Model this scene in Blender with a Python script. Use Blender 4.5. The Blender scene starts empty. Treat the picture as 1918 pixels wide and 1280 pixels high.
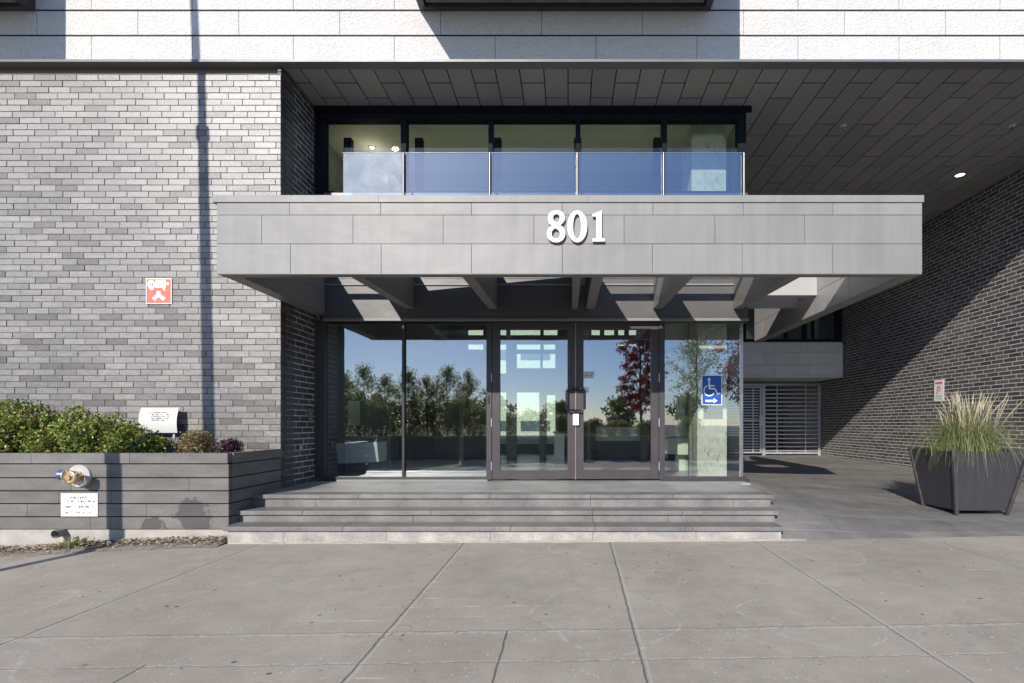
import bpy, bmesh, math, random
import numpy as np
from mathutils import Vector, Matrix, noise as mnoise

R = math.radians
CAM_Z = 1.24           # eye height above the pavement at the steps
F = 950.0              # focal length in photo pixels (photo 1918 wide)
sc = bpy.context.scene
col = sc.collection

# ------------------------------------------------------------------ camera
cam_d = bpy.data.cameras.new('camera')
cam = bpy.data.objects.new('camera', cam_d); col.objects.link(cam)
cam.location = (0, 0, CAM_Z); cam.rotation_euler = (R(90), 0, 0)
cam_d.sensor_width = 36.0; cam_d.sensor_fit = 'HORIZONTAL'
cam_d.lens = 36.0 * F / 1918.0
cam_d.shift_x = (959 - 1064) / 1918.0
cam_d.shift_y = (795 - 640) / 1918.0
cam_d.clip_start = 0.05; cam_d.clip_end = 2000
sc.camera = cam

# ------------------------------------------------------------------ sky, sun, exposure
SUN_EL, SUN_AZ = 27.3, 18.8     # elevation; sun stands behind the viewer, this far to the left
world = bpy.data.worlds.new("World"); sc.world = world; world.use_nodes = True
wn = world.node_tree; bg = wn.nodes['Background']
sky = wn.nodes.new('ShaderNodeTexSky'); sky.sky_type = 'NISHITA'; sky.sun_disc = False
sky.sun_elevation = R(SUN_EL); sky.sun_rotation = R(180 + SUN_AZ)
sky.altitude = 1000; sky.air_density = 1.0; sky.dust_density = 0.5; sky.ozone_density = 2.6
tint = wn.nodes.new('ShaderNodeMix'); tint.data_type = 'RGBA'; tint.blend_type = 'MULTIPLY'; tint.inputs[0].default_value = 1.0
tint.inputs[7].default_value = (0.93, 0.98, 1.14, 1)
wn.links.new(sky.outputs[0], tint.inputs[6]); wn.links.new(tint.outputs[2], bg.inputs[0]); bg.inputs[1].default_value = 0.13
sun_d = bpy.data.lights.new('sun', 'SUN'); sun = bpy.data.objects.new('sun', sun_d); col.objects.link(sun)
sun_d.energy = 4.6; sun_d.angle = R(0.5); sun_d.color = (1.0, 0.94, 0.87)
ldir = Vector((math.sin(R(SUN_AZ)) * math.cos(R(SUN_EL)), math.cos(R(SUN_AZ)) * math.cos(R(SUN_EL)), -math.sin(R(SUN_EL))))
sun.rotation_euler = ldir.to_track_quat('-Z', 'Y').to_euler(); sun.location = (-10, -20, 25)
sc.view_settings.view_transform = 'Standard'; sc.view_settings.look = 'None'
sc.view_settings.gamma = 1.0; sc.view_settings.exposure = 0.30
sc.render.engine = 'CYCLES'
sc.cycles.max_bounces = 10; sc.cycles.transparent_max_bounces = 16
sc.cycles.glossy_bounces = 5; sc.cycles.diffuse_bounces = 3
sc.cycles.use_denoising = True
sc.cycles.sample_clamp_indirect = 8.0

# ------------------------------------------------------------------ measuring helpers
def X(px, Y): return (px - 1064.0) * Y / F
def Z(py, Y): return CAM_Z + (795.0 - py) * Y / F
def H(h): return CAM_Z + h      # height relative to the eye line

# ------------------------------------------------------------------ materials
def ramp(nt, fac, stops):
    r = nt.nodes.new('ShaderNodeValToRGB'); e = r.color_ramp.elements
    while len(e) < len(stops): e.new(0.5)
    for i, (p, c) in enumerate(stops):
        e[i].position = p; e[i].color = (*c, 1) if len(c) == 3 else c
    nt.links.new(fac, r.inputs[0]); return r.outputs[0]
def math_n(nt, op, a, b=None, c=None, clamp=False):
    n = nt.nodes.new('ShaderNodeMath'); n.operation = op; n.use_clamp = clamp
    for i, v in enumerate((a, b, c)):
        if v is None: continue
        if isinstance(v, (int, float)): n.inputs[i].default_value = v
        else: nt.links.new(v, n.inputs[i])
    return n.outputs[0]
def mixc(nt, fac, a, b, mode='MIX'):
    n = nt.nodes.new('ShaderNodeMix'); n.data_type = 'RGBA'; n.blend_type = mode
    for s, v in ((0, fac), (6, a), (7, b)):
        if isinstance(v, (int, float)): n.inputs[s].default_value = v
        elif isinstance(v, tuple): n.inputs[s].default_value = (*v, 1)
        else: nt.links.new(v, n.inputs[s])
    return n.outputs[2]
def noise_n(nt, vec, scale, detail=4, rough=0.55, dist=0.0):
    n = nt.nodes.new('ShaderNodeTexNoise'); n.inputs['Scale'].default_value = scale
    n.inputs['Detail'].default_value = detail; n.inputs['Roughness'].default_value = rough
    n.inputs['Distortion'].default_value = dist
    if vec is not None: nt.links.new(vec, n.inputs['Vector'])
    return n.outputs[0]
def mapping(nt, vec, scale=(1, 1, 1), loc=(0, 0, 0), rot=(0, 0, 0)):
    m = nt.nodes.new('ShaderNodeMapping'); m.inputs['Scale'].default_value = scale
    m.inputs['Location'].default_value = loc; m.inputs['Rotation'].default_value = rot
    nt.links.new(vec, m.inputs['Vector']); return m.outputs[0]
def wpos(nt):
    g = nt.nodes.new('ShaderNodeNewGeometry'); return g.outputs['Position']
def base_mat(name):
    m = bpy.data.materials.new(name); m.use_nodes = True
    return m, m.node_tree, m.node_tree.nodes['Principled BSDF']
def bump(nt, bs, h, strength=0.3, dist=0.01):
    b = nt.nodes.new('ShaderNodeBump'); b.inputs['Strength'].default_value = strength
    b.inputs['Distance'].default_value = dist
    nt.links.new(h, b.inputs['Height']); nt.links.new(b.outputs[0], bs.inputs['Normal'])
def surf(name, c, rough=0.6, metal=0.0, var=0.12, nscale=6.0, bump_s=0.0, bump_scale=60.0, spec=0.5, island=0.0, bump_d=0.004):
    """general surface: base colour broken up by two noises, optional grain"""
    m, nt, bs = base_mat(name)
    p = wpos(nt)
    n1 = noise_n(nt, p, nscale, 5); n2 = noise_n(nt, p, nscale * 9, 3)
    f = math_n(nt, 'ADD', math_n(nt, 'MULTIPLY', n1, 0.65), math_n(nt, 'MULTIPLY', n2, 0.35))
    lo = tuple(v * (1 - var * 1.6) for v in c); hi = tuple(min(1, v * (1 + var * 1.6)) for v in c)
    cc = ramp(nt, f, [(0.3, lo), (0.7, hi)])
    if island:
        g = nt.nodes.new('ShaderNodeNewGeometry')
        k = math_n(nt, 'MULTIPLY_ADD', g.outputs['Random Per Island'], 2 * island, 1 - island)
        hsv = nt.nodes.new('ShaderNodeHueSaturation'); nt.links.new(cc, hsv.inputs['Color']); nt.links.new(k, hsv.inputs['Value'])
        cc = hsv.outputs[0]
    nt.links.new(cc, bs.inputs['Base Color'])
    bs.inputs['Metallic'].default_value = metal
    bs.inputs['Specular IOR Level'].default_value = spec
    rr = math_n(nt, 'MULTIPLY_ADD', n1, 0.25, rough - 0.125, clamp=True)
    nt.links.new(rr, bs.inputs['Roughness'])
    if bump_s: bump(nt, bs, noise_n(nt, p, bump_scale, 4, 0.6), bump_s, bump_d)
    return m

def brick_mat(name, stops, rough, spec=0.5):
    m, nt, bs = base_mat(name); p = wpos(nt)
    g = nt.nodes.new('ShaderNodeNewGeometry')
    c = ramp(nt, g.outputs['Random Per Island'], stops)
    n = noise_n(nt, mapping(nt, p, (14, 14, 45)), 1.0, 5, 0.65)
    c2 = mixc(nt, 1.0, c, ramp(nt, n, [(0.3, (0.78, 0.78, 0.78)), (0.7, (1.18, 1.18, 1.18))]), 'MULTIPLY')
    big = noise_n(nt, p, 0.9, 3)
    c3 = mixc(nt, 1.0, c2, ramp(nt, big, [(0.35, (0.84, 0.84, 0.85)), (0.65, (1.12, 1.11, 1.09))]), 'MULTIPLY')
    # chips and drag marks of the brick face
    v = noise_n(nt, mapping(nt, p, (60, 60, 25)), 1.0, 3, 0.7, 0.6)
    chip = ramp(nt, v, [(0.64, (0, 0, 0)), (0.69, (1, 1, 1))])
    c4 = mixc(nt, math_n(nt, 'MULTIPLY', chip, 0.45), c3, (0.05, 0.05, 0.05))
    nt.links.new(c4, bs.inputs['Base Color'])
    nt.links.new(math_n(nt, 'MULTIPLY_ADD', n, 0.3, rough - 0.15), bs.inputs['Roughness'])
    bs.inputs['Specular IOR Level'].default_value = spec
    bump(nt, bs, math_n(nt, 'ADD', math_n(nt, 'MULTIPLY', noise_n(nt, p, 70, 5, 0.7), 0.6), math_n(nt, 'MULTIPLY', v, 0.5)), 0.8, 0.006)
    return m

def glass_mat(name, tint, ior=2.3, rough=0.0, base_refl=0.0):
    m = bpy.data.materials.new(name); m.use_nodes = True; nt = m.node_tree; nt.nodes.clear()
    out = nt.nodes.new('ShaderNodeOutputMaterial'); mx = nt.nodes.new('ShaderNodeMixShader')
    tr = nt.nodes.new('ShaderNodeBsdfTransparent'); tr.inputs[0].default_value = (*tint, 1)
    gl = nt.nodes.new('ShaderNodeBsdfGlossy'); gl.inputs['Roughness'].default_value = rough
    gl.inputs[0].default_value = (0.93, 0.97, 1.0, 1)
    g = nt.nodes.new('ShaderNodeNewGeometry'); dp_ = nt.nodes.new('ShaderNodeVectorMath'); dp_.operation = 'DOT_PRODUCT'
    nt.links.new(g.outputs['Normal'], dp_.inputs[0]); nt.links.new(g.outputs['Incoming'], dp_.inputs[1])
    r0 = ((ior - 1) / (ior + 1)) ** 2      # Schlick, the same from both sides of the pane
    k5 = math_n(nt, 'POWER', math_n(nt, 'SUBTRACT', 1.0, math_n(nt, 'ABSOLUTE', dp_.outputs['Value']), clamp=True), 5.0)
    f = math_n(nt, 'MULTIPLY_ADD', k5, 1 - r0, r0 + base_refl, clamp=True)
    # panes are never perfectly flat
    b = nt.nodes.new('ShaderNodeBump'); b.inputs['Strength'].default_value = 0.05; b.inputs['Distance'].default_value = 0.02
    nt.links.new(noise_n(nt, wpos(nt), 1.6, 2), b.inputs['Height'])
    nt.links.new(b.outputs[0], gl.inputs['Normal'])
    nt.links.new(f, mx.inputs[0]); nt.links.new(tr.outputs[0], mx.inputs[1]); nt.links.new(gl.outputs[0], mx.inputs[2])
    nt.links.new(mx.outputs[0], out.inputs[0]); return m

def leaf_mat(name, stops, trans=0.25, rough=0.5):
    m, nt, bs = base_mat(name)
    g = nt.nodes.new('ShaderNodeNewGeometry')
    c = ramp(nt, g.outputs['Random Per Island'], stops)
    big = noise_n(nt, wpos(nt), 5.0, 3)
    c = mixc(nt, 1.0, c, ramp(nt, big, [(0.35, (0.8, 0.85, 0.8)), (0.65, (1.2, 1.15, 1.05))]), 'MULTIPLY')
    nt.links.new(c, bs.inputs['Base Color']); bs.inputs['Roughness'].default_value = rough
    t = nt.nodes.new('ShaderNodeBsdfTranslucent'); nt.links.new(c, t.inputs[0])
    mx = nt.nodes.new('ShaderNodeMixShader'); mx.inputs[0].default_value = trans
    out = nt.nodes['Material Output']
    nt.links.new(bs.outputs[0], mx.inputs[1]); nt.links.new(t.outputs[0], mx.inputs[2]); nt.links.new(mx.outputs[0], out.inputs[0])
    return m

def emit_mat(name, c, s):
    m, nt, bs = base_mat(name)
    bs.inputs['Base Color'].default_value = (*c, 1)
    bs.inputs['Emission Color'].default_value = (*c, 1); bs.inputs['Emission Strength'].default_value = s
    return m

def metal_panel(name, c, rough=0.42, metal=0.0, streak=0.06, island=0.05, spec=0.5, oil=0.25):
    """coated sheet metal: faint vertical run-off streaks, oil-canning, per-sheet tone"""
    m, nt, bs = base_mat(name); p = wpos(nt)
    g = nt.nodes.new('ShaderNodeNewGeometry')
    s1 = noise_n(nt, mapping(nt, p, (9, 9, 0.7)), 1.0, 4, 0.6)
    s2 = noise_n(nt, p, 2.2, 4); s3 = noise_n(nt, p, 55, 2)
    k = math_n(nt, 'MULTIPLY_ADD', s1, 2 * streak, 1 - streak)
    k = math_n(nt, 'ADD', k, math_n(nt, 'MULTIPLY_ADD', s2, 0.16, -0.08))
    k = math_n(nt, 'ADD', k, math_n(nt, 'MULTIPLY_ADD', s3, 0.06, -0.03))
    k = math_n(nt, 'ADD', k, math_n(nt, 'MULTIPLY_ADD', g.outputs['Random Per Island'], 2 * island, -island))
    hsv = nt.nodes.new('ShaderNodeHueSaturation'); hsv.inputs['Color'].default_value = (*c, 1); nt.links.new(k, hsv.inputs['Value'])
    scr = noise_n(nt, mapping(nt, p, (26, 26, 60)), 1.0, 2, 0.5, 1.5)
    cc = mixc(nt, math_n(nt, 'MULTIPLY', ramp(nt, scr, [(0.76, (0, 0, 0)), (0.79, (1, 1, 1))]), 0.35), hsv.outputs[0], (0.75, 0.75, 0.75))
    nt.links.new(cc, bs.inputs['Base Color'])
    nt.links.new(math_n(nt, 'MULTIPLY_ADD', s2, 0.2, rough - 0.1), bs.inputs['Roughness'])
    bs.inputs['Metallic'].default_value = metal; bs.inputs['Specular IOR Level'].default_value = spec
    bump(nt, bs, noise_n(nt, mapping(nt, p, (1, 1, 1.6)), 2.6, 2, 0.4), oil, 0.02)
    return m

M = {}
M['brick_light'] = brick_mat('light brick', [(0.0, (0.080, 0.072, 0.066)), (0.14, (0.100, 0.091, 0.084)), (0.22, (0.145, 0.136, 0.127)), (0.7, (0.190, 0.180, 0.168)), (1.0, (0.225, 0.214, 0.200))], 0.40, 0.85)
M['brick_dark'] = brick_mat('dark brick', [(0.0, (0.055, 0.05, 0.05)), (0.35, (0.085, 0.077, 0.078)), (0.8, (0.115, 0.104, 0.105)), (1.0, (0.15, 0.135, 0.135))], 0.5, 0.4)
M['brick_shade'] = brick_mat('shade toned reveal brick', [(0.0, (0.04, 0.04, 0.045)), (0.5, (0.06, 0.06, 0.066)), (1.0, (0.09, 0.09, 0.097))], 0.45, 0.5)  # darker copy of the pier brick; the shade of the reveal is in the colour
M['mortar_dark'] = surf('brown mortar', (0.115, 0.10, 0.082), 0.9, var=0.2, bump_s=0.4)
M['mortar_pale'] = surf('pale mortar', (0.62, 0.59, 0.56), 0.9, var=0.15, bump_s=0.4)
M['mortar_mid'] = surf('grey mortar', (0.24, 0.235, 0.23), 0.9, var=0.15, bump_s=0.4)
def grc():
    m, nt, bs = base_mat('textured white panel'); p = wpos(nt)
    n = noise_n(nt, p, 34, 4, 0.7, 0.8); v = nt.nodes.new('ShaderNodeTexVoronoi'); v.inputs['Scale'].default_value = 30
    nt.links.new(mapping(nt, p, (1, 1, 1.25)), v.inputs['Vector'])
    k = ramp(nt, v.outputs['Distance'], [(0.0, (0.30, 0.285, 0.27)), (0.14, (0.44, 0.43, 0.42)), (0.3, (0.54, 0.53, 0.515)), (1.0, (0.57, 0.56, 0.545))])
    k2 = mixc(nt, 1.0, k, ramp(nt, noise_n(nt, p, 1.3, 3), [(0.35, (0.95, 0.95, 0.96)), (0.65, (1.03, 1.02, 1.0))]), 'MULTIPLY')
    nt.links.new(k2, bs.inputs['Base Color']); bs.inputs['Roughness'].default_value = 0.85
    bump(nt, bs, math_n(nt, 'ADD', n, v.outputs['Distance']), 0.55, 0.012)
    return m
M['grc'] = grc()
M['canopy'] = metal_panel('pale grey zinc sheet', (0.225, 0.220, 0.210), 0.5, oil=0.5, spec=0.4, streak=0.2, island=0.08)
M['canopy_dark'] = metal_panel('canopy underside sheet', (0.20, 0.196, 0.186), 0.5)
M['canopy_wing'] = metal_panel('bounce lit wing sheet', (0.38, 0.373, 0.36), 0.4)  # paler copy of the canopy sheet, with bounced light put into its colour
M['wing'] = metal_panel('passage cladding sheet', (0.58, 0.57, 0.555), 0.5)
M['soffit'] = metal_panel('charcoal soffit sheet', (0.30, 0.298, 0.29), 0.48, oil=0.25, island=0.09)
M['clad_grey'] = metal_panel('mid grey sheet', (0.22, 0.218, 0.214), 0.5)
M['header'] = metal_panel('header sheet', (0.088, 0.087, 0.086), 0.38, spec=0.5)
M['dark_gap'] = surf('dark joint', (0.012, 0.012, 0.013), 0.8)
M['trim'] = metal_panel('dark drip trim', (0.15, 0.155, 0.16), 0.4)
M['frame'] = surf('dark bronze frame', (0.045, 0.042, 0.046), 0.38, var=0.1, spec=0.5)
M['door_frame'] = surf('bronze door frame', (0.058, 0.050, 0.054), 0.42, var=0.08, spec=0.35)
M['frame_black'] = surf('black blue frame', (0.010, 0.012, 0.018), 0.6, var=0.1, spec=0.08)
M['steel'] = surf('brushed steel', (0.55, 0.55, 0.56), 0.28, 1.0, var=0.05)
M['post'] = surf('satin steel post', (0.16, 0.15, 0.155), 0.35, 0.8, var=0.08)
M['galv'] = surf('galvanised steel', (0.50, 0.51, 0.53), 0.45, 0.7, var=0.08)
M['black'] = surf('black handle', (0.012, 0.012, 0.014), 0.3)
M['glass'] = glass_mat('storefront glass', (0.80, 0.86, 0.81), 3.1)
M['glass_up'] = glass_mat('upper glass', (0.80, 0.86, 0.76), 1.8)
M['glass_rail'] = glass_mat('balustrade glass', (0.66, 0.76, 0.86), 3.3)
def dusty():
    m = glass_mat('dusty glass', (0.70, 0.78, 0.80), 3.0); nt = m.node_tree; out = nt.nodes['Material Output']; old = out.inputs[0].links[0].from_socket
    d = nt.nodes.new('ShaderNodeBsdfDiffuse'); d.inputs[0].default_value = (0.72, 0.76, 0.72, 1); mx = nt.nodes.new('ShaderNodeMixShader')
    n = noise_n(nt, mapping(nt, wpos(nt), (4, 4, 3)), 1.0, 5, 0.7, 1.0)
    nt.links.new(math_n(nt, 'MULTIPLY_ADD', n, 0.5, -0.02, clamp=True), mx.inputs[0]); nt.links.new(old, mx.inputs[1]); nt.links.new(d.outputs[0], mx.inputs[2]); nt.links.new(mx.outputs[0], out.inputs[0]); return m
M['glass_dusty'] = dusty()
M['glass_rear'] = glass_mat('rear glass', (0.52, 0.60, 0.53), 1.6)
M['glass_far'] = glass_mat('far window glass', (0.40, 0.47, 0.46), 2.2)
M['glass_edge'] = surf('ground glass edge', (0.16, 0.22, 0.26), 0.4, var=0.05)
M['glass_far_solid'] = surf('blue grey window', (0.10, 0.16, 0.20), 0.2)
M['white'] = surf('white paint', (0.80, 0.80, 0.79), 0.5, var=0.03)
M['paper'] = surf('paper', (0.60, 0.60, 0.58), 0.7, var=0.03)
M['int_wall'] = surf('interior plaster', (0.45, 0.46, 0.41), 0.8, var=0.05)
M['int_dark'] = surf('interior dark wall', (0.11, 0.12, 0.118), 0.7, var=0.1)
M['int_ceil'] = surf('interior ceiling', (0.62, 0.62, 0.55), 0.8, var=0.04)
M['int_floor'] = surf('interior tile', (0.42, 0.42, 0.39), 0.35, var=0.1)
M['int_frame'] = surf('interior grey frame', (0.16, 0.17, 0.18), 0.5, var=0.06)
M['mint'] = surf('pale green panel', (0.72, 0.76, 0.66), 0.5, var=0.03)
M['heater'] = surf('heater enamel', (0.70, 0.76, 0.78), 0.4, var=0.04)
def concrete_col():
    m, nt, bs = base_mat('board marked concrete'); p = wpos(nt)
    n = noise_n(nt, p, 5, 6, 0.65, 0.6); v = noise_n(nt, mapping(nt, p, (22, 22, 9)), 1, 4, 0.7, 1.2)
    c = ramp(nt, n, [(0.3, (0.52, 0.50, 0.44)), (0.55, (0.68, 0.66, 0.59)), (0.75, (0.76, 0.74, 0.67))])
    c = mixc(nt, math_n(nt, 'MULTIPLY', ramp(nt, v, [(0.56, (0, 0, 0)), (0.64, (1, 1, 1))]), 0.7), c, (0.20, 0.19, 0.16))
    nt.links.new(c, bs.inputs['Base Color']); bs.inputs['Roughness'].default_value = 0.85
    bump(nt, bs, v, 0.5, 0.01); return m
M['concrete_col'] = concrete_col()
M['concrete'] = surf('plain concrete', (0.36, 0.34, 0.31), 0.85, var=0.15, bump_s=0.3)
M['concrete_dark'] = surf('aged concrete', (0.20, 0.195, 0.18), 0.85, var=0.18, bump_s=0.3)
M['limestone'] = surf('pale limestone', (0.33, 0.308, 0.285), 0.7, var=0.28, nscale=5, bump_s=0.35, island=0.07)
M['bluestone'] = surf('bluestone tread', (0.165, 0.160, 0.152), 0.5, var=0.22, nscale=3.5, bump_s=0.3, island=0.12)
M['soil'] = surf('dark soil', (0.045, 0.032, 0.022), 0.95, var=0.3, nscale=20, bump_s=1.0)
M['mulch'] = surf('bark chips', (0.34, 0.24, 0.16), 0.9, var=0.15, island=0.55)
M['chips'] = surf('dry leaf litter', (0.36, 0.29, 0.22), 0.9, var=0.15, island=0.5)
M['grit'] = surf('grit bed', (0.22, 0.19, 0.155), 0.95, var=0.4, nscale=25, bump_s=1.0)
M['planter'] = metal_panel('charcoal planter', (0.042, 0.040, 0.045), 0.42, streak=0.32, oil=0.2)
M['planter_post'] = surf('worn planter post', (0.05, 0.048, 0.05), 0.5, var=0.3, nscale=9, bump_s=0.3)
M['brass'] = surf('worn brass', (0.55, 0.40, 0.25), 0.38, 0.75, var=0.15)
M['brass_plate'] = surf('bronze plate', (0.30, 0.23, 0.16), 0.4, 0.6, var=0.1)
M['plate'] = surf('dull white metal plate', (0.50, 0.49, 0.47), 0.4, 0.2, var=0.12)
M['cap_blue'] = surf('blue grey cap', (0.10, 0.14, 0.22), 0.35, 0.4, var=0.15)
M['sign_red'] = surf('sign red', (0.72, 0.13, 0.09), 0.5, var=0.04)
M['sign_blue'] = surf('sign blue', (0.015, 0.075, 0.36), 0.45, var=0.04)
M['ink'] = surf('sign ink', (0.09, 0.09, 0.09), 0.6)
M['ink_pale'] = surf('faded ink', (0.38, 0.37, 0.36), 0.6)
M['lamp_on'] = emit_mat('lit lamp', (1.0, 0.86, 0.66), 3.5)
M['pole'] = surf('dark lamp post paint', (0.03, 0.03, 0.03), 0.5)
M['bark'] = surf('bark', (0.10, 0.08, 0.06), 0.9, var=0.3, nscale=15, bump_s=0.6)
M['leaf_box'] = leaf_mat('boxwood leaves', [(0.0, (0.025, 0.045, 0.008)), (0.3, (0.08, 0.13, 0.02)), (0.6, (0.20, 0.27, 0.045)), (0.88, (0.42, 0.45, 0.11)), (1.0, (0.42, 0.24, 0.11))], 0.22, 0.32)
M['leaf_brown'] = leaf_mat('faded shrub leaves', [(0.0, (0.12, 0.07, 0.03)), (0.4, (0.22, 0.19, 0.08)), (0.8, (0.32, 0.30, 0.16)), (1.0, (0.32, 0.13, 0.06))], 0.2)
M['leaf_purple'] = leaf_mat('purple barberry leaves', [(0.0, (0.02, 0.01, 0.025)), (0.6, (0.05, 0.018, 0.04)), (1.0, (0.09, 0.03, 0.05))], 0.15)
M['leaf_tree'] = leaf_mat('shrub tree leaves', [(0.0, (0.09, 0.12, 0.035)), (0.4, (0.27, 0.33, 0.11)), (0.8, (0.50, 0.50, 0.27)), (1.0, (0.52, 0.36, 0.20))], 0.62, 0.35)
M['leaf_red'] = leaf_mat('red maple leaves', [(0.0, (0.16, 0.014, 0.012)), (0.5, (0.36, 0.03, 0.022)), (1.0, (0.50, 0.07, 0.035))], 0.5)
M['blade'] = leaf_mat('grass blades', [(0.0, (0.10, 0.15, 0.04)), (0.35, (0.20, 0.27, 0.09)), (0.65, (0.32, 0.36, 0.16)), (0.8, (0.50, 0.46, 0.30)), (1.0, (0.58, 0.50, 0.36))], 0.35)
M['plume'] = leaf_mat('seed plumes', [(0.0, (0.42, 0.38, 0.28)), (0.6, (0.58, 0.52, 0.42)), (1.0, (0.72, 0.60, 0.50))], 0.3, 0.8)

# --- pavement: worn concrete slabs with tooled joints
def pavement_mat():
    m, nt, bs = base_mat('pavement concrete'); p = wpos(nt)
    sep = nt.nodes.new('ShaderNodeSeparateXYZ'); nt.links.new(p, sep.inputs[0])
    big = noise_n(nt, p, 0.8, 5, 0.6); mid = noise_n(nt, p, 5, 6, 0.65); fine = noise_n(nt, p, 90, 4, 0.7)
    k = math_n(nt, 'ADD', math_n(nt, 'MULTIPLY', big, 0.38), math_n(nt, 'ADD', math_n(nt, 'MULTIPLY', mid, 0.22), math_n(nt, 'MULTIPLY', fine, 0.40)))
    c = ramp(nt, k, [(0.36, (0.255, 0.226, 0.182)), (0.5, (0.35, 0.315, 0.260)), (0.64, (0.435, 0.396, 0.330))])
    # warm stain patches
    st = noise_n(nt, mapping(nt, p, (1, 1, 1), (7, 3, 0)), 0.9, 4, 0.6)
    c = mixc(nt, math_n(nt, 'MULTIPLY', ramp(nt, st, [(0.56, (0, 0, 0)), (0.74, (1, 1, 1))]), 0.45), c, (0.27, 0.225, 0.18))
    # fine grit: bright aggregate, dark pits
    v1 = nt.nodes.new('ShaderNodeTexVoronoi'); v1.inputs['Scale'].default_value = 85; nt.links.new(p, v1.inputs['Vector'])
    c = mixc(nt, math_n(nt, 'MULTIPLY', ramp(nt, v1.outputs['Distance'], [(0.10, (1, 1, 1)), (0.17, (0, 0, 0))]), 0.35), c, (0.10, 0.095, 0.09))
    v2 = nt.nodes.new('ShaderNodeTexVoronoi'); v2.inputs['Scale'].default_value = 22; nt.links.new(mapping(nt, p, (1, 1, 1), (3.3, 1.7, 0)), v2.inputs['Vector'])
    sel = math_n(nt, 'GREATER_THAN', noise_n(nt, p, 3.1, 2), 0.52)
    c = mixc(nt, math_n(nt, 'MULTIPLY', math_n(nt, 'MULTIPLY', ramp(nt, v2.outputs['Distance'], [(0.09, (1, 1, 1)), (0.14, (0, 0, 0))]), sel), 0.85), c, (0.62, 0.60, 0.56))
    v3 = nt.nodes.new('ShaderNodeTexVoronoi'); v3.inputs['Scale'].default_value = 3.4; nt.links.new(mapping(nt, p, (1, 1.3, 1), (0.3, 9.7, 0)), v3.inputs['Vector'])
    c = mixc(nt, math_n(nt, 'MULTIPLY', ramp(nt, v3.outputs['Distance'], [(0.045, (1, 1, 1)), (0.06, (0, 0, 0))]), 0.85), c, (0.06, 0.055, 0.05))
    # salt / scrape streaks running along the street
    s = noise_n(nt, mapping(nt, p, (0.45, 22, 1)), 1.0, 5, 0.75, 0.3)
    brk = noise_n(nt, p, 7, 3)
    sm = math_n(nt, 'MULTIPLY', ramp(nt, s, [(0.635, (0, 0, 0)), (0.66, (1, 1, 1))]), ramp(nt, brk, [(0.46, (0, 0, 0)), (0.58, (1, 1, 1))]))
    c = mixc(nt, math_n(nt, 'MULTIPLY', sm, 0.7), c, (0.60, 0.57, 0.52))
    grime = noise_n(nt, mapping(nt, p, (1, 1.8, 1), (2, 5, 0)), 1.7, 6, 0.7)
    c = mixc(nt, math_n(nt, 'MULTIPLY', ramp(nt, grime, [(0.54, (0, 0, 0)), (0.72, (1, 1, 1))]), 0.35), c, (0.20, 0.18, 0.155))
    # joints
    wob = noise_n(nt, mapping(nt, p, (3, 3, 3)), 2.0, 5, 0.7)
    wx = math_n(nt, 'ADD', sep.outputs[0], math_n(nt, 'MULTIPLY_ADD', wob, 0.028, -0.014))
    wy = math_n(nt, 'ADD', sep.outputs[1], math_n(nt, 'MULTIPLY_ADD', wob, 0.06, -0.03))
    dark = None; light = None
    def acc(a, b): return b if a is None else math_n(nt, 'MAXIMUM', a, b)
    def line(coord, at, w, gate=None, skew=0.0):
        cc = coord
        if skew: cc = math_n(nt, 'ADD', coord, math_n(nt, 'MULTIPLY', sep.outputs[1], skew))
        d = math_n(nt, 'ABSOLUTE', math_n(nt, 'SUBTRACT', cc, at))
        l = math_n(nt, 'SUBTRACT', 1.0, math_n(nt, 'DIVIDE', d, w), clamp=True)
        if gate is not None: l = math_n(nt, 'MULTIPLY', l, gate)
        return l
    far = math_n(nt, 'GREATER_THAN', sep.outputs[1], 3.02); near = math_n(nt, 'LESS_THAN', sep.outputs[1], 3.02)
    for xj, sk in ((-3.21, 0), (-1.08, 0), (0.33, -0.02), (1.88, -0.012), (3.75, 0.0), (-5.4, 0.0)):
        dark = acc(dark, line(wx, xj, 0.0085 if xj < 1 else 0.006, None, sk)); light = acc(light, line(wx, xj + 0.022, 0.008, None, sk))
    dark = acc(dark, line(wx, -0.36, 0.009, near)); dark = acc(dark, line(wx, -2.18, 0.009, math_n(nt, 'LESS_THAN', sep.outputs[1], 2.62)))
    wy2 = math_n(nt, 'ADD', wy, math_n(nt, 'MULTIPLY', sep.outputs[0], -0.02))
    dot = ramp(nt, noise_n(nt, p, 26, 2), [(0.45, (0, 0, 0)), (0.55, (1, 1, 1))])
    light = acc(light, math_n(nt, 'MULTIPLY', line(wy2, 3.01, 0.022), dot)); light = acc(light, math_n(nt, 'MULTIPLY', line(wy2, 2.64, 0.012), dot))
    dark = acc(dark, math_n(nt, 'MULTIPLY', line(wy2, 3.035, 0.006), 0.6))
    dark = acc(dark, math_n(nt, 'MULTIPLY', line(wy2, 2.632, 0.006), 0.5))
    # wandering chalk-like scratches
    dn = nt.nodes.new('ShaderNodeTexNoise'); dn.inputs['Scale'].default_value = 0.55; dn.inputs['Detail'].default_value = 1.5; nt.links.new(mapping(nt, p, (1, 1, 1), (4.4, 8.1, 0)), dn.inputs['Vector'])
    iso = math_n(nt, 'ABSOLUTE', math_n(nt, 'SUBTRACT', dn.outputs[0], 0.56))
    isom = math_n(nt, 'MULTIPLY', ramp(nt, iso, [(0.0015, (1, 1, 1)), (0.0032, (0, 0, 0))]), ramp(nt, noise_n(nt, p, 9, 3), [(0.42, (0, 0, 0)), (0.55, (1, 1, 1))]))
    c = mixc(nt, math_n(nt, 'MULTIPLY', isom, 0.34), c, (0.58, 0.56, 0.52))
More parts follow.
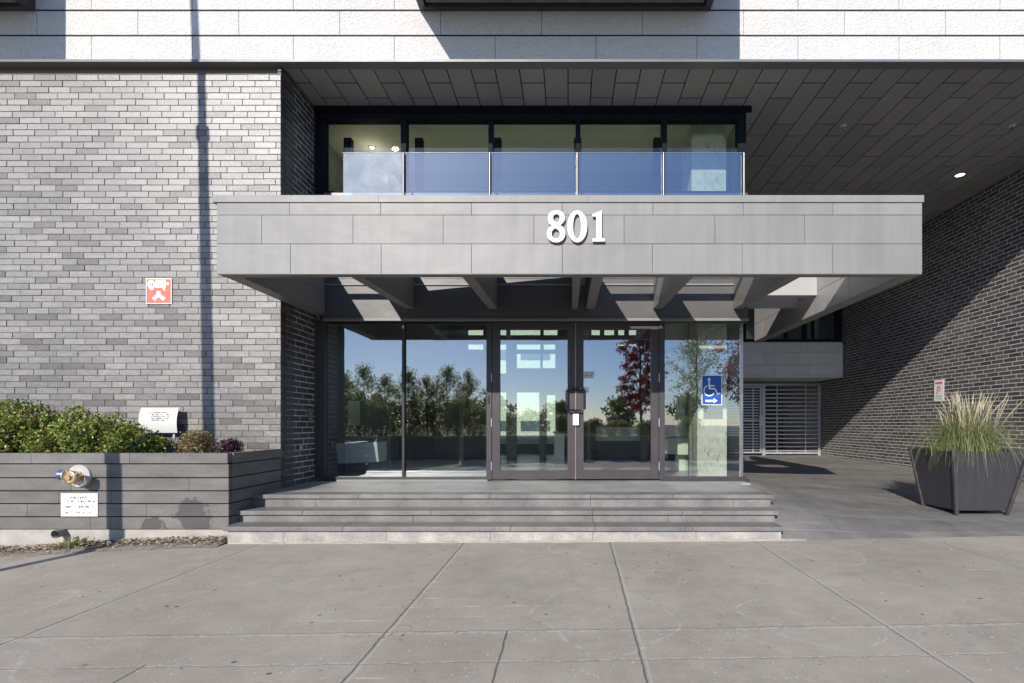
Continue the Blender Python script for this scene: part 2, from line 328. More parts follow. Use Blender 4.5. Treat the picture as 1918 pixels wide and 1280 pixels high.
    iso2 = math_n(nt, 'ABSOLUTE', math_n(nt, 'SUBTRACT', noise_n(nt, mapping(nt, p, (0.9, 1.6, 1), (1.4, 2.1, 0)), 1.1, 4, 0.6), 0.60))
    isd = math_n(nt, 'MULTIPLY', ramp(nt, iso2, [(0.0012, (1, 1, 1)), (0.0035, (0, 0, 0))]), ramp(nt, noise_n(nt, p, 5, 3), [(0.47, (0, 0, 0)), (0.6, (1, 1, 1))]))
    c = mixc(nt, math_n(nt, 'MULTIPLY', isd, 0.7), c, (0.12, 0.11, 0.10))
    c = mixc(nt, math_n(nt, 'MULTIPLY', light, 0.6), c, (0.50, 0.48, 0.45))
    dk = ramp(nt, dark, [(0.15, (0, 0, 0)), (0.55, (1, 1, 1))])
    c = mixc(nt, math_n(nt, 'MULTIPLY', dk, 0.68), c, (0.035, 0.03, 0.026))
    nt.links.new(c, bs.inputs['Base Color']); bs.inputs['Roughness'].default_value = 0.85
    hgt = math_n(nt, 'SUBTRACT', math_n(nt, 'ADD', math_n(nt, 'MULTIPLY', fine, 0.5), math_n(nt, 'MULTIPLY', mid, 0.4)), dk)
    bump(nt, bs, hgt, 0.35, 0.006)
    return m
M['pavement'] = pavement_mat()
def paving_mat(name, lo, hi, w, h, mortar, msize=0.004):
    m, nt, bs = base_mat(name); p = wpos(nt)
    b = nt.nodes.new('ShaderNodeTexBrick'); b.inputs['Scale'].default_value = 1.0
    b.inputs['Brick Width'].default_value = w; b.inputs['Row Height'].default_value = h
    b.inputs['Mortar Size'].default_value = msize; b.inputs['Mortar Smooth'].default_value = 0.3
    b.inputs['Color1'].default_value = (*lo, 1); b.inputs['Color2'].default_value = (*hi, 1); b.inputs['Mortar'].default_value = (*mortar, 1)
    nt.links.new(p, b.inputs['Vector'])
    n = noise_n(nt, p, 3, 6, 0.65); f = noise_n(nt, p, 80, 4, 0.7)
    c = mixc(nt, 1.0, b.outputs['Color'], ramp(nt, n, [(0.3, (0.8, 0.8, 0.8)), (0.7, (1.2, 1.2, 1.18))]), 'MULTIPLY')
    c = mixc(nt, 1.0, c, ramp(nt, f, [(0.3, (0.85, 0.85, 0.85)), (0.7, (1.15, 1.15, 1.15))]), 'MULTIPLY')
    s = noise_n(nt, mapping(nt, p, (0.8, 14, 1)), 1.0, 5, 0.75, 0.4)
    c = mixc(nt, math_n(nt, 'MULTIPLY', ramp(nt, s, [(0.63, (0, 0, 0)), (0.66, (1, 1, 1))]), 0.3), c, (0.42, 0.40, 0.38))
    nt.links.new(c, bs.inputs['Base Color'])
    nt.links.new(math_n(nt, 'MULTIPLY_ADD', n, 0.3, 0.42), bs.inputs['Roughness'])
    bump(nt, bs, math_n(nt, 'SUBTRACT', math_n(nt, 'ADD', n, math_n(nt, 'MULTIPLY', f, 0.5)), b.outputs['Fac']), 0.4, 0.006)
    return m
M['paving'] = paving_mat('dark stone paving', (0.16, 0.153, 0.143), (0.215, 0.206, 0.192), 1.45, 0.42, (0.30, 0.29, 0.27))
M['porch'] = paving_mat('porch stone', (0.25, 0.247, 0.23), (0.32, 0.315, 0.295), 0.9, 0.62, (0.34, 0.33, 0.31))
M['street'] = surf('far paving', (0.14, 0.135, 0.13), 0.85, var=0.15, nscale=0.6, bump_s=0.2)

# weathered slate-grey board for the raised bed, with damp patches
def board_mat():
    m, nt, bs = base_mat('slate grey board'); p = wpos(nt); g = nt.nodes.new('ShaderNodeNewGeometry')
    n = noise_n(nt, mapping(nt, p, (2.2, 2.2, 7)), 1.0, 6, 0.65); f = noise_n(nt, p, 70, 3, 0.7)
    c = ramp(nt, n, [(0.3, (0.105, 0.100, 0.094)), (0.7, (0.172, 0.165, 0.155))])
    c = mixc(nt, 1.0, c, ramp(nt, f, [(0.3, (0.88, 0.88, 0.88)), (0.7, (1.12, 1.12, 1.12))]), 'MULTIPLY')
    hsv = nt.nodes.new('ShaderNodeHueSaturation'); nt.links.new(c, hsv.inputs['Color'])
    nt.links.new(math_n(nt, 'MULTIPLY_ADD', g.outputs['Random Per Island'], 0.2, 0.9), hsv.inputs['Value'])
    sep = nt.nodes.new('ShaderNodeSeparateXYZ'); nt.links.new(p, sep.inputs[0])
    w = noise_n(nt, p, 5, 4, 0.6)
    def blob(cx, cz, rx, rz):
        dx = math_n(nt, 'DIVIDE', math_n(nt, 'SUBTRACT', sep.outputs[0], cx), rx); dz = math_n(nt, 'DIVIDE', math_n(nt, 'SUBTRACT', sep.outputs[2], cz), rz)
        d = math_n(nt, 'ADD', math_n(nt, 'POWER', math_n(nt, 'ABSOLUTE', dx), 2.0), math_n(nt, 'POWER', math_n(nt, 'ABSOLUTE', dz), 2.0))
        d = math_n(nt, 'ADD', d, math_n(nt, 'MULTIPLY_ADD', w, 4.5, -2.25))
        return ramp(nt, d, [(0.8, (1, 1, 1)), (0.95, (0, 0, 0))])
    bl = math_n(nt, 'MAXIMUM', blob(-3.98, 0.27, 0.20, 0.20), blob(-4.38, 0.15, 0.15, 0.09))
    c2 = mixc(nt, math_n(nt, 'MULTIPLY', bl, 0.75), hsv.outputs[0], (0.045, 0.043, 0.042))
    nt.links.new(c2, bs.inputs['Base Color']); bs.inputs['Roughness'].default_value = 0.55
    bump(nt, bs, math_n(nt, 'ADD', math_n(nt, 'MULTIPLY', f, 0.5), n), 0.3, 0.005); return m
M['board'] = board_mat()

# ------------------------------------------------------------------ mesh builders
def tag(o, label=None, cat=None, group=None, kind=None):
    if label: o['label'] = label
    if cat: o['category'] = cat
    if group: o['group'] = group
    if kind: o['kind'] = kind
    return o
def worg(o):
    v = Vector((0, 0, 0))
    while o is not None: v += o.location; o = o.parent
    return v
def link(name, me, mat, parent=None, loc=None):
    """mesh given in world coordinates, stored relative to its own origin"""
    o = bpy.data.objects.new(name, me); col.objects.link(o)
    base = Vector(loc) if loc is not None else (worg(parent) if parent else Vector((0, 0, 0)))
    me.transform(Matrix.Translation(-base))
    if parent: o.parent = parent; o.location = base - worg(parent)
    else: o.location = base
    for mm in (mat if isinstance(mat, (list, tuple)) else [mat]): me.materials.append(mm)
    return o
def empty(name, loc, label, cat, group=None):
    o = bpy.data.objects.new(name, None); col.objects.link(o); o.location = loc; o.empty_display_size = 0.2
    return tag(o, label, cat, group)
class MB:
    def __init__(s): s.v = []; s.f = []; s.smooth = []; s.mi = []
    def add(s, vs, fs, smooth=False, mi=0):
        b = len(s.v); s.v += [tuple(v) for v in vs]
        for f in fs: s.f.append([b + i for i in f]); s.smooth.append(smooth); s.mi.append(mi)
        return s
    def box(s, x0, x1, y0, y1, z0, z1, mi=0):
        if x0 > x1: x0, x1 = x1, x0
        if y0 > y1: y0, y1 = y1, y0
        if z0 > z1: z0, z1 = z1, z0
        v = [(x0, y0, z0), (x1, y0, z0), (x1, y1, z0), (x0, y1, z0), (x0, y0, z1), (x1, y0, z1), (x1, y1, z1), (x0, y1, z1)]
        return s.add(v, [(0, 3, 2, 1), (4, 5, 6, 7), (0, 1, 5, 4), (1, 2, 6, 5), (2, 3, 7, 6), (3, 0, 4, 7)], mi=mi)
    def hexa(s, v8, mi=0):
        return s.add(v8, [(0, 3, 2, 1), (4, 5, 6, 7), (0, 1, 5, 4), (1, 2, 6, 5), (2, 3, 7, 6), (3, 0, 4, 7)], mi=mi)
    def tube(s, pts, r, n=10, caps=True, mi=0):
        pts = [Vector(p) for p in pts]; rs = r if isinstance(r, (list, tuple)) else [r] * len(pts)
        rings = []; up = None
        for i, p in enumerate(pts):
            t = (pts[min(i + 1, len(pts) - 1)] - pts[max(i - 1, 0)]).normalized()
            if up is None: up = Vector((0, 0, 1)) if abs(t.z) < 0.9 else Vector((1, 0, 0))
            a = t.cross(up).normalized(); b = a.cross(t).normalized(); up = b
            rings.append([p + (a * math.cos(2 * math.pi * k / n) + b * math.sin(2 * math.pi * k / n)) * rs[i] for k in range(n)])
        vs = [v for rg in rings for v in rg]; fs = []
        for i in range(len(rings) - 1):
            for k in range(n):
                k2 = (k + 1) % n; fs.append((i * n + k, (i + 1) * n + k, (i + 1) * n + k2, i * n + k2))
        s.add(vs, fs, smooth=True, mi=mi)
        if caps: s.add(rings[0], [tuple(range(n))], mi=mi); s.add(rings[-1], [tuple(reversed(range(n)))], mi=mi)
        return s
    def disc_prism(s, c, axis, r0, r1, length, n=28, mi=0):
        a = Vector(axis).normalized(); return s.tube([Vector(c), Vector(c) + a * length], [r0, r1], n, mi=mi)
    def build(s, name, mat, parent=None, loc=None, bevel=0.0):
        me = bpy.data.meshes.new(name); me.from_pydata(s.v, [], s.f)
        for p, sm, mi in zip(me.polygons, s.smooth, s.mi): p.use_smooth = sm; p.material_index = mi
        me.update(); o = link(name, me, mat, parent, loc)
        if bevel:
            b = o.modifiers.new('bevel', 'BEVEL'); b.width = bevel; b.segments = 2; b.limit_method = 'ANGLE'
        return o
def shape(name, outlines, thick, mat, parent, to_world, bevel=0.0):
    """flat lettering/emblem: closed outlines (with holes) extruded; to_world maps (u,v,w) into the scene"""
    cu = bpy.data.curves.new(name, 'CURVE'); cu.dimensions = '2D'; cu.fill_mode = 'BOTH'; cu.extrude = thick / 2; cu.bevel_depth = bevel
    for o in outlines:
        sp = cu.splines.new('POLY'); sp.points.add(len(o) - 1)
        for i, (u, v) in enumerate(o): sp.points[i].co = (u, v, 0, 1)
        sp.use_cyclic_u = True
    ob = bpy.data.objects.new(name + '_c', cu); col.objects.link(ob)
    dg = bpy.context.evaluated_depsgraph_get(); me = bpy.data.meshes.new_from_object(ob.evaluated_get(dg))
    bpy.data.objects.remove(ob); me.transform(to_world); me.name = name
    me.materials.clear()
    return link(name, me, mat, parent)
def facing(cx, y, cz):      # u -> +x, v -> +z, front toward -y
    return Matrix(((1, 0, 0, cx), (0, 0, -1, y), (0, 1, 0, cz), (0, 0, 0, 1)))
def circ(cx, cy, rx, ry=None, n=40, a0=0, a1=360):
    ry = ry or rx
    full = (a1 - a0) >= 360; m = n if full else n + 1
    return [(cx + rx * math.cos(R(a0 + (a1 - a0) * i / n)), cy + ry * math.sin(R(a0 + (a1 - a0) * i / n))) for i in range(m)]
def smooth_loop(pts, sub=4):
    out = []; n = len(pts)
    for i in range(n):
        p0, p1, p2, p3 = (Vector(pts[(i + k - 1) % n]) for k in range(4))
        for t in range(sub):
            t /= sub
            out.append(tuple(0.5 * ((2 * p1) + (p2 - p0) * t + (2 * p0 - 5 * p1 + 4 * p2 - p3) * t * t + (3 * p1 - p0 - 3 * p2 + p3) * t ** 3)))
    return out

def bricks(o, u, n, length, z0, z1, bl=0.269, bh=0.0773, joint=0.010, depth=0.05, seed=1, phase=0.0, proud=0.007, skip=None, jit=0.0022):
    """running-bond wall as separate bricks. o: start, u: along, n: outward normal. Returns (bricks, mortar) builders"""
    rnd = random.Random(seed); mb = MB(); u = Vector(u); n = Vector(n); o = Vector(o)
    rows = int(round((z1 - z0) / bh)); shifts = [0, 0.38, 0.02, 0.62, 0.30, 0.68]
    for r in range(rows):
        zz = z0 + r * bh; s = -bl * ((shifts[r % 6] + phase + rnd.uniform(-.04, .04)) % 1.0)
        while s < length:
            a = max(s, 0.0); b = min(s + bl - joint, length)
            if b - a > 0.02 and not (skip and skip(a, b, zz)):
                j = rnd.uniform(-jit, jit); z_a = zz + joint / 2; z_b = zz + bh - joint / 2
                z_a += rnd.uniform(-.001, .001); z_b += rnd.uniform(-.001, .001)
                p = [o + u * a, o + u * b]; fo = n * (j + proud); bk = -n * depth
                v = [p[0] + fo, p[1] + fo, p[1] + bk, p[0] + bk]
                v8 = [(q.x, q.y, z_a) for q in v] + [(q.x, q.y, z_b) for q in v]
                mb.add(v8, [(0, 1, 5, 4), (1, 2, 6, 5), (3, 0, 4, 7), (4, 5, 6, 7), (0, 3, 2, 1)] if u.cross(n).z < 0 else [(1, 0, 4, 5), (2, 1, 5, 6), (0, 3, 7, 4), (7, 6, 5, 4), (1, 2, 3, 0)])
            s += bl
    return mb

def panel_rows(mb, x0, x1, yf, yb, rows, joints, gap=0.006, bow=0.0015):
    rj = random.Random(7)
    """sheet panels on a plane facing -y; rows: (z0, z1), joints: list of x lists"""
    for (z0, z1), js in zip(rows, joints):
        xs = [x0] + [j for j in sorted(js) if x0 + 0.02 < j < x1 - 0.02] + [x1]
        for a, b in zip(xs[:-1], xs[1:]):
            e = rj.uniform(0, bow); mb.box(a + gap / 2, b - gap / 2, yf + e, yb, z0 + gap / 2 + rj.uniform(0, .001), z1 - gap / 2)

# ================================================================== ground
def interp(xs, ys, x):
    return float(np.interp(x, xs, ys))
SX = [-14, -5.85, -4.75, -3.6, 2.25, 4.77, 8.1, 14]; SHH = [-1.5, -1.363, -1.29, -1.25, -1.215, -1.166, -1.10, -1.05]
def pave_z(x, y):
    h = interp(SX, SHH, x)
    t = min(1, max(0, (-y) / 3.0)) ; return H(h * (1 - t) + (-1.24) * t)
GX = [2.2, 2.6, 3.2, 4.7, 8.1]; GY = [5.3, 5.6, 5.9, 6.8, 7.3, 10, 17]
GH = [[1.215, 1.05, .935, .83, .815, .90, .985], [1.21, 1.07, .965, .845, .815, .90, .985], [1.20, 1.13, 1.07, .985, .95, .93, .985], [1.166, 1.145, 1.12, 1.075, 1.05, .97, .985], [1.10, 1.095, 1.09, 1.08, 1.07, 1.0, .985]]
def ramp_z(x, y):
    a = [interp(GY, g, y) for g in GH]; return H(-interp(GX, a, x))
def grid(name, xs, ys, zf, mat, kind='structure'):
    vs = [(x, y, zf(x, y)) for y in ys for x in xs]; nx = len(xs)
    fs = [(j * nx + i, j * nx + i + 1, (j + 1) * nx + i + 1, (j + 1) * nx + i) for j in range(len(ys) - 1) for i in range(nx - 1)]
    me = bpy.data.meshes.new(name); me.from_pydata(vs, [], fs)
    for p in me.polygons: p.use_smooth = True
    me.update(); o = link(name, me, mat); o['kind'] = kind; return o
fr = lambda a, b, n: [a + (b - a) * i / n for i in range(n + 1)]
grid('sidewalk', fr(-14, 14, 56), fr(-3.0, 5.30, 24), pave_z, M['pavement'])
grid('paved_ramp', fr(2.2, 8.2, 30), fr(5.30, 17.0, 60), ramp_z, M['paving'])
grid('street', [-400, -60, -14, 14, 60, 400], [-400, -60, -20, -3.0], lambda x, y: H(-1.24) - (0.0 if y > -3.01 else 0.02), M['street'])
grid('ground', [-400, -14, 20, 400], [17.0, 40, 120, 400], lambda x, y: H(-1.0), M['street'])
for nm, xs in (('side_ground', [-400, -60, -14]), ('side_ground', [14, 60, 400])):
    grid(nm, xs, [-3.0, 5.3, 17.0], lambda x, y: H(-1.5 if x < 0 else -1.05), M['street'])

# ================================================================== building
YG = 7.30; YW = 6.39; XR = -3.62; XW = 8.02; YB = 6.33; YF = 14.77
B = empty('apartment_building', (0, YG, 0), 'grey brick apartment building entrance with glazed doors, white upper panels and dark soffit', 'building')

def wall(name, mb, brick, mortar, mortar_box, label=None):
    o = mb.build(name, M[brick], B); b = MB(); b.box(*mortar_box); b.build('mortar', M[mortar], o)
    if label: o['label'] = label
    return o
# front pier, left of the entrance
wall('brick_wall', bricks((-12.0, YW, 0), (1, 0, 0), (0, -1, 0), 12.0 + XR, Z(853, YW), H(4.42), seed=3, proud=.0055), 'brick_light', 'mortar_dark', (-12, XR - 0.006, YW, YW + 0.3, H(-1.5), H(4.42)), 'light grey brick wall in full sun beside the entrance')
# reveal beside the doors
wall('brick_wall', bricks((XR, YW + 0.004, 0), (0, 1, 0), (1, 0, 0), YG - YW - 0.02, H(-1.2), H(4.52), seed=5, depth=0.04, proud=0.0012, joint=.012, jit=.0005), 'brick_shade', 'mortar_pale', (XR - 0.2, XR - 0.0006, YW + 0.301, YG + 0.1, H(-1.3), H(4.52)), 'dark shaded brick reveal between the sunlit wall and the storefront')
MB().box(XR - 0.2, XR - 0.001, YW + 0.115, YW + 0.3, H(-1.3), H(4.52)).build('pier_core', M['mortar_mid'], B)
# long side wall on the right
wall('brick_wall', bricks((XW, YW, 0), (0, 1, 0), (-1, 0, 0), 16.25 - YW, H(-1.19), H(4.55), seed=8, depth=0.03, proud=0.0012, joint=0.0145, jit=0.0005), 'brick_dark', 'mortar_pale', (XW + 0.0006, XW + 0.4, YW, 19.3, H(-1.3), H(4.53)), 'long dark brick side wall crossed by a diagonal shadow')
MB().box(XW, 14.0, YW + 0.05, YW + 0.5, H(-1.3), H(4.53)).build('return_wall', M['brick_dark'], B)

# white upper band: courses of textured panels
mb = MB(); rz = [H(4.53), H(4.85), H(5.165), H(5.48), H(5.80), H(6.12), H(6.44)]
w = 1.26; j3 = X(171, YB); j2 = X(258, YB)
rows = []; js = []
for k in range(6):
    rows.append((rz[k], rz[k + 1])); base = j3 if k % 2 == 0 else j2
    js.append([base + w * i for i in range(-8, 20)])
panel_rows(mb, -14, 14, YB, YB + 0.04, rows, js, gap=0.007)
MB().box(-14, 14, YB + 0.025, YB + 0.09, H(4.535), H(9.0)).build('panel_backing', M['dark_gap'], B)
band = mb.build('upper_cladding', M['grc'], B)
mb = MB()
for z in rz[1:6]: mb.box(-14, 14, YB - 0.006, YB + 0.02, z - 0.007, z + 0.007)
mb.build('panel_joint', M['dark_gap'], band)
MB().box(-14, 14, YB, YB + 0.04, H(6.46), H(9.0)).build('upper_cladding', M['grc'], B)
# drip trim and dark recess above the brick
mb = MB(); mb.box(-14, 14, YB - 0.015, YB - 0.001, H(4.515), H(4.545)); mb.box(-14, 14, YB - 0.001, YB + 0.12, H(4.515), H(4.53)); mb.build('drip_trim', M['trim'], B)
MB().box(-12, XR, YB + 0.121, YB + 0.16, H(4.38), H(4.5295)).build('drip_trim', M['trim'], B)
MB().box(-14, 14, YB + 0.09, 19.5, H(4.56), H(9.0)).build('upper_storeys', M['concrete_dark'], B)
MB().box(-12.5, XR - 0.21, YW + 0.31, 19.5, H(-1.5), H(4.55)).build('left_wing', M['concrete_dark'], B)

# soffit: strips with staggered joints
mb = MB(); sw = 0.311; L = 0.927; yS = YB + 0.125; zS = H(4.534)
k0 = int(math.floor(XR / sw)); k1 = int(math.ceil(XW / sw))
for k in range(k0, k1):
    x0 = max(k * sw, XR); x1 = min((k + 1) * sw, XW)
    if x1 - x0 < 0.02: continue
    yend = YG - 0.05 if x1 <= 2.6 else YF
    y = (6.74 if k % 2 == 0 else 7.05) - L
    while y < yend:
        a = max(y, yS); b = min(y + L, yend)
        if b - a > 0.02: mb.box(x0 + 0.0075, x1 - 0.0075, a + 0.012, b - 0.012, zS, zS + 0.02)
        y += L
mb.build('soffit', M['soffit'], B)
MB().box(XR, XW, yS, YF, zS + 0.012, zS + 0.024).build('soffit_backing', M['dark_gap'], B)

# --- storefront frames
zsill = H(-0.81); zf0 = Z(898, YG); zf1 = Z(601.5, YG)
fy0, fy1 = YG - 0.05, YG + 0.07
def fx(a): return X(a, YG)
def vbar(mb, a, b, z0, z1, y0=fy0, y1=fy1): mb.box(fx(a), fx(b), y0, y1, z0, z1)
def hbar(mb, x0, x1, ya, yb, y0=fy0, y1=fy1): mb.box(fx(x0), fx(x1), y0, y1, Z(yb, YG), Z(ya, YG))
sf = MB()
vbar(sf, 590, 611, zf0, zf1); vbar(sf, 912, 921.7, zf0, zf1); vbar(sf, 1233.5, 1244, zf0, zf1)
hbar(sf, 611, 912, 601.5, 604); hbar(sf, 611, 912, 893, 898)
hbar(sf, 921.7, 1233.5, 601.5, 604); hbar(sf, 1244, 1397, 601.5, 606); hbar(sf, 1244, 1397, 893, 898)
sfo = sf.build('storefront_frame', M['door_frame'], B, bevel=0.003)
mb = MB(); mb.tube([(fx(757), YG - 0.03, Z(893, YG)), (fx(757), YG - 0.03, Z(604, YG))], 0.022, 12); mb.build('mullion', M['door_frame'], sfo)
MB().box(fx(1386), fx(1391), YG - 0.02, YG + 0.03, Z(893, YG), Z(606, YG)).build('mullion', M['steel'], sfo)
MB().box(fx(1289.5), fx(1291), YG + 0.002, YG + 0.01, Z(893, YG), Z(606, YG)).build('glass_joint', M['black'], sfo)
def pane(a, b, z0, z1, parent, mat='glass', y=YG):
    v = [(fx(a), y, z0), (fx(b), y, z0), (fx(b), y, z1), (fx(a), y, z1)]
    return MB().add(v, [(0, 1, 2, 3)]).build('pane', M[mat], parent)
for a, b in ((611, 757), (757, 912), (1244, 1386)): pane(a, b, Z(893, YG), Z(604, YG), sfo)
# sill flashing
MB().box(fx(636), fx(915), YG - 0.10, YG - 0.052, zsill + .0005, zsill + 0.022).build('sill_flashing', M['clad_grey'], sfo)
MB().box(fx(1238), fx(1401), YG - 0.09, YG - 0.052, zsill + .0005, zsill + 0.03).build('sill_flashing', M['frame'], sfo)
# doors
def door(x0, x1, gx0, gx1, hinge_right):
    d = MB(); z0 = Z(897, YG); z1 = Z(604.5, YG); y0, y1 = YG - 0.035, YG + 0.03
    d.box(fx(x0), fx(gx0), y0, y1, z0, z1); d.box(fx(gx1), fx(x1), y0, y1, z0, z1)
    d.box(fx(gx0), fx(gx1), y0, y1, Z(617, YG), z1); d.box(fx(gx0), fx(gx1), y0, y1, z0, Z(881, YG))
    o = d.build('door', M['door_frame'], B, bevel=0.002)
    pane(gx0, gx1, Z(881, YG), Z(617, YG), o)
    # pull handle: a bent flat bar on two returns
    s = 1 if hinge_right else -1; xm = 1078; xb = xm + s * 17
    zt, zb = Z(729.5, YG), Z(769, YG); yy = YG - 0.12; ya = YG - 0.036
    pts = [(fx(xm + s * 2), ya, zt), (fx(xm + s * 2), yy + .02, zt), (fx(xm + s * 4), yy, zt), (fx(xb - s * 3), yy, zt), (fx(xb), yy, zt - 0.025), (fx(xb), yy, zb + 0.025), (fx(xb - s * 3), yy, zb), (fx(xm + s * 4), yy, zb), (fx(xm + s * 2), yy + .02, zb), (fx(xm + s * 2), ya, zb)]
    MB().tube(pts, 0.015, 10).build('handle', M['black'], o)
    hx = x1 + 0.8 if hinge_right else x0 - 0.8
    for hy in (708, 792, 873):
        MB().tube([(fx(hx), YG - 0.045, Z(hy + 8, YG)), (fx(hx), YG - 0.045, Z(hy - 8, YG))], 0.008, 8).build('hinge', M['galv'], o)
    return o
dl = door(922.3, 1077.3, 937, 1063, False); dr = door(1078.7, 1232.9, 1093, 1219, True)
dl['label'] = 'left glazed entrance door leaf'; dr['label'] = 'right glazed entrance door leaf with a paper notice'
MB().box(fx(1077.2), fx(1078.8), YG - 0.044, YG - 0.036, zf0, zf1 - 0.03).build('astragal', M['brass_plate'], dl)
MB().box(fx(914.5), fx(917.5), YG - 0.062, YG - 0.051, Z(757, YG), Z(741, YG)).build('lock_plate', M['black'], sfo)

# header cladding over the doors
YH = 7.18
mb = MB(); xh0, xh1 = XR + 0.16, X(1401, YH)
panel_rows(mb, xh0, xh1, YH, YH + 0.03, [(Z(596.5, YH), H(2.06)), (H(2.06), H(2.7)), (H(2.7), H(3.28))], [[], [-1.5, .6, 2.0], [-.9, 1.2]], 0.006)
hd = mb.build('header_panel', M['header'], B)
mb = MB(); mb.box(xh0, xh1, YH + 0.031, YG + 0.12, Z(601, YH), H(3.28)); mb.build('header_backing', M['frame_black'], hd)
mb = MB(); mb.box(xh0, xh1 + .01, YH - 0.015, YH + 0.0305, Z(598.8, YH), Z(596.7, YH)); mb.box(xh0, xh1 + .01, YH - 0.025, YH + 0.0305, Z(601.5, YH), Z(599.2, YH)); mb.build('header_lip', M['clad_grey'], hd)
MB().box(xh0, xh1, YH - 0.022, YH - 0.001, H(1.965), H(1.985)).build('ledger_angle', M['canopy'], hd)

# upper windows
uy0, uy1 = YG - 0.06, YG + 0.08; zt = H(4.52); zb = H(3.28)
uf = MB()
vbar(uf, 592, 611, zb, zt, uy0, uy1); vbar(uf, 1380, 1395, zb, zt, uy0, uy1)
for a, b in ((753, 763), (916, 924), (1078, 1087), (1239, 1248)): vbar(uf, a, b, zb, Z(228, YG), uy0, uy1)
uf.box(fx(592), fx(1395), uy0 + 0.001, uy1, Z(228, YG), zt); uf.box(fx(611), fx(1380), uy0, uy1, zb, zb + 0.05)
uw = uf.build('upper_window', M['frame_black'], B)
MB().box(fx(590), X(1408, 7.22), 7.215, uy0 - .0005, Z(210, 7.22), zt + 0.012).build('window_cornice', M['frame_black'], uw)
for a, b in ((611, 753), (763, 916), (924, 1078), (1087, 1239), (1248, 1380)): pane(a, b, zb + 0.05, Z(228, YG), uw, 'glass_up')
MB().add([(fx(1392), YG + .08, zb), (fx(1392), YG + 0.9, zb), (fx(1392), YG + 0.9, zt), (fx(1392), YG + .08, zt)], [(0, 1, 2, 3)]).build('pane', M['glass_up'], uw)
# side wall of the entrance block
XS = X(1391, YG)
mb = MB(); mb.box(XS - 0.12, XS, YG + 0.95, YF, H(-1.2), H(4.53)); mb.box(XS - 0.06, XS, YG + 0.9, YG + 0.948, H(-.81), H(4.53)); mb.build('side_panel', M['frame_black'], B)
MB().add([(XS - .01, YG + .03, H(-.79)), (XS - .01, YG + 0.9, H(-.79)), (XS - .01, YG + 0.9, H(1.5)), (XS - .01, YG + .03, H(1.5))], [(0, 1, 2, 3)]).build('pane', M['glass'], sfo)
MB().box(XS - 0.05, XS, YG + .121, YG + 0.9, H(1.5), H(3.28)).build('side_spandrel', M['clad_grey'], B)
MB().box(XS - 0.05, XS + .002, YG + .07, YG + 0.9, H(-1.1), H(-.792)).build('side_plinth', M['concrete_dark'], B)

# balconies above
def balcony(xl, xr):
    mb = MB(); mb.box(xl + 0.1, xr - 0.1, YB - 1.06, YB - 0.085, H(5.19), H(5.47)); o = mb.build('balcony', M['concrete_dark'], B)
    mb = MB()
    for xx in (xl, xr - 0.08): mb.box(xx, xx + 0.08, YB - 1.1, YB - 0.008, H(5.15), H(5.5))
    mb.box(xl + .081, xr - .081, YB - 0.075, YB - 0.008, H(5.15), H(5.45)); mb.box(xl + .081, xr - .081, YB - 1.1, YB - 1.061, H(5.15), H(5.5))
    mb.build('steel_edge', M['frame'], o)
    mb = MB(); mb.box(xl, xl + 0.03, YB - 1.1, YB - 0.02, H(5.51), H(6.6)); mb.box(xr - 0.03, xr, YB - 1.1, YB - 0.02, H(5.51), H(6.6)); mb.box(xl + .031, xr - .031, YB - 1.1, YB - 1.07, H(5.51), H(6.6))
    mb.build('balustrade', M['clad_grey'], o)
    mb = MB()
    for xx in (xl + 0.14, xr - 0.14): mb.tube([(xx, YB - 0.16, H(5.20)), (xx, YB - 0.16, H(5.10)), (xx + 0.05, YB - 0.20, H(5.06))], 0.03, 10)
    return o
balcony(X(787, YB), 1.77); balcony(-9.5, X(67, YB))

# ---------- interior, lower floor
mb = MB(); mb.box(-4.3, XS - 0.125, YG + 0.07, 14.6, H(-0.95), H(-0.811)); mb.build('interior_floor', M['int_floor'], B)
MB().box(-4.3, XS - 0.125, YG + 0.125, 14.6, H(2.85), H(3.27)).build('interior_ceiling', M['int_ceil'], B)
mb = MB(); mb.box(-4.4, -4.3, YG + .1, 14.6, H(-.81), H(2.85)); mb.build('interior_wall', M['int_dark'], B)
MB().box(-4.3, XR - 0.0, YG + 0.101, YG + 0.2, H(-.81), H(2.85)).build('interior_wall', M['int_dark'], B)
MB().box(-3.85, -3.0, 8.45, 8.6, H(-.81), H(2.84)).build('interior_wall', M['int_dark'], B)
# rear wall with window openings
YR = 14.5
def rx(px): return X(px, YR)
def rzz(py): return Z(py, YR)
holes = [(815, 905, 617, 655), (925, 948, 617, 700), (955, 1012, 617, 655), (1018, 1044, 617, 655), (967, 1012, 662, 690), (1016, 1044, 662, 690), (967, 1012, 735, 832), (1024, 1044, 740, 832),
         (925, 948, 735, 832), (1108, 1124, 617, 640), (1132, 1151, 617, 640), (1158, 1170, 617, 648), (1178, 1200, 617, 648)]
xs = sorted(set([-4.3, XS - 0.125] + [rx(v) for h in holes for v in h[:2]])); zs = sorted(set([H(-.81), H(2.85)] + [rzz(v) for h in holes for v in h[2:]]))
mb = MB(); gm = MB()
for i in range(len(xs) - 1):
    for k in range(len(zs) - 1):
        cx = (xs[i] + xs[i + 1]) / 2; cz = (zs[k] + zs[k + 1]) / 2
        inside = any(rx(h[0]) < cx < rx(h[1]) and rzz(h[3]) < cz < rzz(h[2]) for h in holes)
        if not inside: mb.box(xs[i], xs[i + 1], YR, YR + 0.15, zs[k], zs[k + 1])
rear = mb.build('rear_wall', M['int_wall'], B)
